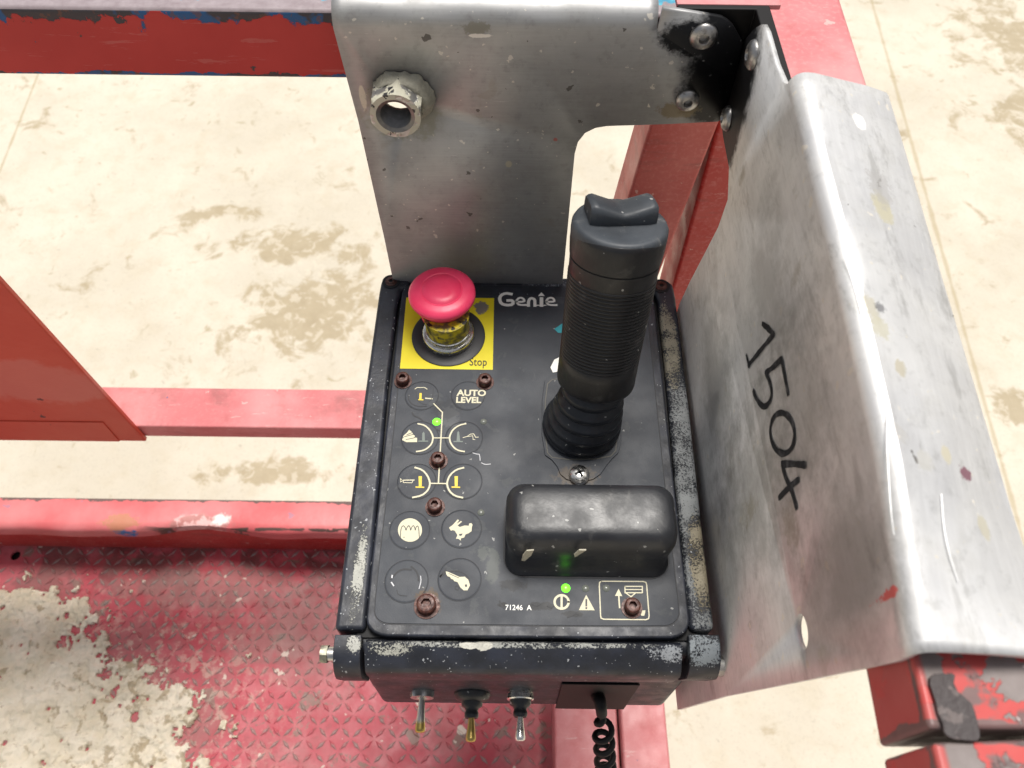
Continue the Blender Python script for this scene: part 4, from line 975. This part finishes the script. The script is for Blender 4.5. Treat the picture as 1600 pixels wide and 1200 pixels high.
# --- joystick
base_px = [(847, 600), (862, 586), (950, 583), (964, 594), (969, 650), (971, 704), (952, 722), (934, 748), (905, 755), (878, 748), (868, 724), (846, 708)]
bm = bmesh.new(); prism(bm, smoothpts([Z(u, v, .0009) for u, v in base_px], 1, True), (0, 0, .0011)); JB = link('joystick_base_plate', bm, M_OVER, BX, bevel=.0004, seg=2)
bm = bmesh.new(); q = [(852, 603), (866, 590), (948, 588), (961, 598), (966, 700), (950, 717), (866, 718), (852, 704)]
stroke(bm, smoothpts([Z(u, v, .0022) for u, v in q], 1, True), .0007, (0, 0, 1), True); link('plate_edge_line', bm, M_SCR if False else Mat('worn_edge', color=(.11, .105, .09), rough=.6).m, JB, smooth=False)
J0 = Z(907, 664, .002); J1 = Z(931, 590, .052); J2 = Z(969, 351, .154)
def along(p0, p1, prof, n=48, name='', mat=None, parent=None, ang=40):
    bm = bmesh.new(); d = (p1 - p0); L = d.length; lathe(bm, p0, d, [(r, h) for r, h in prof], n); return link(name, bm, mat, parent, angle=ang)
# bellows: leans from vertical at the panel to the grip's axis
def bellows():
    bm = bmesh.new(); rings = []; n = 56
    prof = [(.0262, 0.), (.0262, .03)]
    for k in range(5):
        r0 = .0268 - .0016 * k; h0 = .04 + k * .185
        prof += [(r0 - .0026, h0), (r0 - .0004, h0 + .035), (r0, h0 + .075), (r0 - .0006, h0 + .12), (r0 - .003, h0 + .155), (r0 - .0034, h0 + .175)]
    prof += [(.0165, 1.0)]
    for r, f in prof:
        c = J0.lerp(J1 + Vector((0, 0, -.004)), f) + Vector((0, -.003, 0)) * math.sin(f * math.pi); d = Vector((0, 0, 1)).lerp((J2 - J1).normalized(), f); u, v, a = frame_of(d)
        rings.append([c + (u * math.cos(2 * math.pi * i / n) + v * math.sin(2 * math.pi * i / n)) * r for i in range(n)])
    loft(bm, rings); return bm
link('joystick_bellows', bellows(), M_BOOT, BX, angle=75)
GA = (J2 - J1).normalized(); GL = (J2 - J1).length; gr = .0262
prof = [(.0150, .000), (.0236, -.0016), (.0246, -.0010), (.0249, .001), (.0248, .012), (.0248, .018)]
h = .019; k = 0
while h < .072:
    rb2 = .0248 + (.0258 - .0248) * (h - .024) / .05
    prof += [(rb2 - .0005, h), (rb2 + .0001, h + .0005), (rb2 + .0001, h + .0012), (rb2 - .0005, h + .0017)]; h += .0023
prof += [(.0255, .0745), (.0258, .0830), (.0252, .0834), (.0252, .0840), (.0262, .0846), (.0268, .092), (.0268, .098), (.0262, .1005), (.0250, .1015), (.020, .1018)]
bm = bmesh.new(); lathe(bm, J1, GA, [(r, h * GL / .1018) for r, h in prof], 64)
GR = link('joystick_grip', bm, M_GRIP, BX, angle=50)
# thumb cap: pale domed collar around a see-saw rocker
u_, v_, a_ = frame_of(GA); X = Vector((1, 0, 0)); X = (X - GA * X.dot(GA)).normalized(); Yv = GA.cross(X).normalized()
bm = bmesh.new(); rings = []
for r, h in ((.0266, -.010), (.0270, -.004), (.0268, 0), (.0258, .0018), (.0240, .0024), (.0205, .0022), (.010, .0022)):
    rings.append([J2 + GA * h + (X * math.cos(t) * r + Yv * math.sin(t) * r * .97) + GA * (.0028 * -math.sin(t) * (1 if h > -.005 else 0)) * (-1) * .6 for t in [2 * math.pi * i / 56 for i in range(56)]])
loft(bm, rings); link('thumb_cap', bm, M_CAP, GR, angle=60)
bm = bmesh.new(); rings = []; nn = 25
Cc = J2 + GA * .0022 + Yv * .0055
rx = (X * math.cos(R(8)) + Yv * math.sin(R(8))); ry = (Yv * math.cos(R(8)) - X * math.sin(R(8)))
for i in range(nn):
    f = i / (nn - 1) * 2 - 1; x = .0188 * f; top = .0056 + .0060 * abs(f) ** 1.15 - (.0022 * max(0, abs(f) - .88) / .12)
    hw = .0098 * (1 - .12 * max(0, abs(f) - .8) / .2); prof = [(-hw, -.001), (-hw - .0006, top * .55), (-hw + .0006, top * .9), (-hw + .0024, top), (0, top + .0004), (hw - .0024, top), (hw - .0006, top * .9), (hw, top * .55), (hw, -.001)]
    rings.append([Cc + rx * (x * (1 + .0)) + ry * a + GA * b for a, b in prof])
loft(bm, rings); link('thumb_rocker', bm, M_CAP, GR, bevel=0, angle=45)

# --- chrome cross head screw
c = Z(905, 743, .0020); bm = bmesh.new(); lathe(bm, c, (0, 0, 1), [(.0068, 0), (.0069, .0015), (.0062, .0032), (.0048, .0044), (.0025, .0050), (.0001, .0051)], 36)
CS = link('cross_head_screw', bm, M_CHROME, BX, angle=50)
bm = bmesh.new()
for an in (25, 115):
    d = Vector((math.cos(R(an)), math.sin(R(an)), 0)); s_ = Vector((-d.y, d.x, 0)); b0 = c + Vector((0, 0, .0040))
    prism(bm, [b0 - d * .0034 - s_ * .0008, b0 + d * .0034 - s_ * .0008, b0 + d * .0034 + s_ * .0008, b0 - d * .0034 + s_ * .0008], (0, 0, .0013))
link('cross_slot', bm, M_DARK, CS, smooth=False)

# --- rubber guard over the drive switch
gl, gr_ = Z(792, 880).x, Z(1040, 880).x; gx = (gl + gr_) / 2; hw = (gr_ - gl) / 2; yf = Z(915, 899).y; yb = Z(915, 780).y + .001
tx = (PZ(797, 800, .036).x + PZ(1053, 800, .036).x) / 2; thw = (PZ(1053, 800, .036).x - PZ(797, 800, .036).x) / 2
ty0, ty1 = PZ(920, 848, .034).y, PZ(920, 757, .036).y
bm = bmesh.new(); rings = []
for f, z, e in ((0, .0010, .0012), (0, .0022, .0012), (.04, .0030, 0), (.3, .012, 0), (.42, .018, -.0003), (.60, .0205, .0012), (.85, .0260, .0022), (1, .0320, .0018), (1, .0360, -.0002), (1, .0382, -.0018), (1, .0394, -.0045), (1, .0399, -.0085), (1, .0400, -.013), (1, .0400, -.0165)):
    cx = gx + (tx - gx) * f; hx = hw + (thw - hw) * f + e; y0 = yf + (ty0 - yf) * f - e; y1 = yb + (ty1 - yb) * f + e
    r = min(.0105 if e > -.002 else max(.003, .012 + e * .6), (y1 - y0) / 2 * .98)
    rings.append([Vector((p.x, p.y, p.z + (-.0018 * math.exp(-((p.x - cx) / .022) ** 2) if z > .03 else 0))) for p in rrect(cx, (y0 + y1) / 2, hx, (y1 - y0) / 2, r, z, 8)])
loft(bm, rings); GD = link('switch_guard', bm, M_GUARD, BX, angle=80)
bm = bmesh.new(); stroke(bm, rrect(gx, (yf + yb) / 2, hw + .0018, (yb - yf) / 2 + .0018, .013, .00125), .0012, (0, 0, 1), True); link('guard_outline', bm, M_LINE, GD, smooth=False)
# pale flakes stuck on the front of the guard
def onfront(u, v):
    y = yf + (ty0 - yf) * .25 - .0004; return PY(u, v, y)
for pts in ([(817, 868), (823, 861), (834, 860), (830, 868), (820, 877), (815, 876)], [(897, 867), (905, 860), (916, 860), (908, 865), (898, 871)]):
    bm = bmesh.new(); prism(bm, [onfront(u, v) for u, v in pts], (0, .0008, 0)); link('paint_flake', bm, M_PAINTCH, GD, smooth=False)

# --- toggle switches on the front face
yF = yfr - .004
def toggle(u, v, mat_l, mat_n, kind):
    c = PY(u, v, yF); A = Vector((0, -1, 0))
    T = None
    bm = bmesh.new()
    if kind == 'hex': hexnut(bm, c, A, .0092, .0042, .004, R(15)); T = link('toggle_switch', bm, mat_n, BX, angle=25)
    elif kind == 'chrome':
        lathe(bm, c, A, [(.0092, 0), (.0092, .001), (.0086, .0012), (.0096, .0016), (.0096, .0050), (.0088, .0058), (.0070, .006)], 40); T = link('toggle_switch', bm, mat_n, BX, angle=30)
    else:
        lathe(bm, c, A, [(.0130, 0), (.0130, .001), (.0118, .0040), (.0085, .0058), (.0062, .0070)], 36); T = link('toggle_switch', bm, M_RUB, BX, angle=40)
    if kind != 'hex':
        bm = bmesh.new(); s = .0058
        lathe(bm, c + A * s, A, [(.0078, 0), (.0074, .003), (.0050, .0046), (.0044, .0062), (.0050, .0078), (.0050, .0100), (.0042, .0112)], 32); link('rubber_boot', bm, M_RUB, T, angle=50)
        s += .0100
    else: s = .003
    dl = Vector((0, -1, -.10)).normalized()
    bm = bmesh.new(); Lh = .0165 if kind != 'hex' else .024
    lathe(bm, c + A * s, dl, [(.0020, 0), (.0022, .003), (.0029, Lh * .55), (.0036, Lh - .003), (.0035, Lh - .0012), (.0026, Lh - .0003), (.0008, Lh)], 28); link('lever', bm, mat_l, T, angle=50)
lv = metal('half_worn_lever', (.70, .68, .64), .2, .3)
lm = Mat('plated_lever_worn_to_brass', rough=.30, metal=1.)
lm.set('color', lm.mix(lm.rng(lm.math('ADD', lm.axis(1), lm.math('MULTIPLY', lm.noise(300, 3), .004)), .095, .099), (.50, .37, .11), (.62, .60, .56)))
toggle(660, 1081, lm.m, M_STEEL, 'hex'); toggle(738, 1083, M_BRASS, M_RUB, 'rubber'); toggle(813, 1081, M_CHROME, M_CHROME, 'chrome')
# --- side bolts
bm = bmesh.new(); c = Z(524, 1022, -.016); lathe(bm, c + Vector((.002, 0, 0)), (-1, 0, 0), [(.0042, 0), (.0042, .0062)], 20)
BB = link('hinge_bolt', bm, M_STEEL, BX); bm = bmesh.new(); hexnut(bm, c + Vector((-.0042, 0, 0)), (-1, 0, 0), .0056, .0042, .0008, R(10)); link('bolt_head', bm, M_HEXB, BB, angle=25)
bm = bmesh.new(); c = Z(1120, 1040, -.016); hexnut(bm, c, (1, 0, 0), .0062, .0045, .0008, R(10)); link('hinge_bolt', bm, M_STEEL, BX, angle=25)

# ============================================================ PLUG AND COILED CABLE
pc = PY(932, 1084, yF)
CB = empty('power_cable', pc, 'black plug with coiled cable hanging from the front of the control box', 'cable')
x0p, x1p = PY(874, 1080, yF).x, PY(991, 1080, yF).x; ztp, zbp = PY(930, 1066, yF).z, PY(930, 1106, yF).z
bm = bmesh.new(); prism(bm, [(x0p, yF - .0005, zbp + .004), (x1p, yF - .0005, zbp + .004), (x1p, yF - .0005, ztp), (x0p, yF - .0005, ztp)], (0, -.0012, 0)); link('plug', bm, M_TAPE, CB, bevel=.0004)
zc_ = zbp - .004; xc_ = PY(940, 1095, yF - .01).x
pth = []
spine = smoothpts([PY(934, 1088, yF - .002), PY(938, 1096, yF - .008), PY(940, 1112, yF - .013), PY(942, 1140, yF - .022), PY(944, 1165, yF - .030), PY(946, 1200, yF - .042), PY(948, 1235, yF - .052), PY(950, 1262, yF - .058), Vector((.066, .045, -.5)), Vector((.07, .03, -.66))], 3)
# straight lead then helix
acc = [0]
for p, q in zip(spine, spine[1:]): acc.append(acc[-1] + (q - p).length)
def at_len(s):
    for i in range(len(acc) - 1):
        if acc[i + 1] >= s: f = (s - acc[i]) / (acc[i + 1] - acc[i]); return spine[i].lerp(spine[i + 1], f), (spine[i + 1] - spine[i]).normalized()
    return spine[-1], (spine[-1] - spine[-2]).normalized()
total = acc[-1]; s0_ = .026; pts = []; s_ = 0
while s_ < total:
    p, d = at_len(s_); u, v, a = frame_of(d if abs(d.x) < .99 else Vector((0, 1, 0)))
    u = Vector((1, 0, 0)); u = (u - d * u.dot(d)).normalized(); v = d.cross(u)
    k = min(max((s_ - s0_) / .012, 0), 1); ph = (s_ - s0_) / .0150 * 2 * math.pi if s_ > s0_ else 0
    pts.append(p + (u * math.cos(ph) + v * math.sin(ph)) * .0062 * k); s_ += .0150 / 18 if s_ > s0_ else .003
def tube(bm, pts, r, n=8):
    V = []; prevu = Vector((1, 0, 0))
    for i, p in enumerate(pts):
        d = (pts[min(i + 1, len(pts) - 1)] - pts[max(i - 1, 0)]).normalized(); u = (prevu - d * prevu.dot(d)).normalized(); v = d.cross(u); prevu = u
        rr = r(i) if callable(r) else r
        V.append([bm.verts.new(p + (u * math.cos(2 * math.pi * k / n) + v * math.sin(2 * math.pi * k / n)) * rr) for k in range(n)])
    for A, B in zip(V, V[1:]):
        for k in range(n): bm.faces.new((A[k], A[(k + 1) % n], B[(k + 1) % n], B[k]))
    bm.faces.new(V[0][::-1]); bm.faces.new(V[-1])
nst = sum(1 for i in range(10000) if i * .003 <= s0_)
bm = bmesh.new(); tube(bm, pts, lambda i: .0023, 8); link('coiled_cord', bm, M_TAPE, CB, angle=80)
bm = bmesh.new(); lead = []; s_ = 0
while s_ < s0_: lead.append(at_len(s_)[0]); s_ += .003
tube(bm, lead, lambda i: .0050 - .0012 * i / len(lead), 14); link('strain_relief', bm, M_TAPE, CB, angle=80)
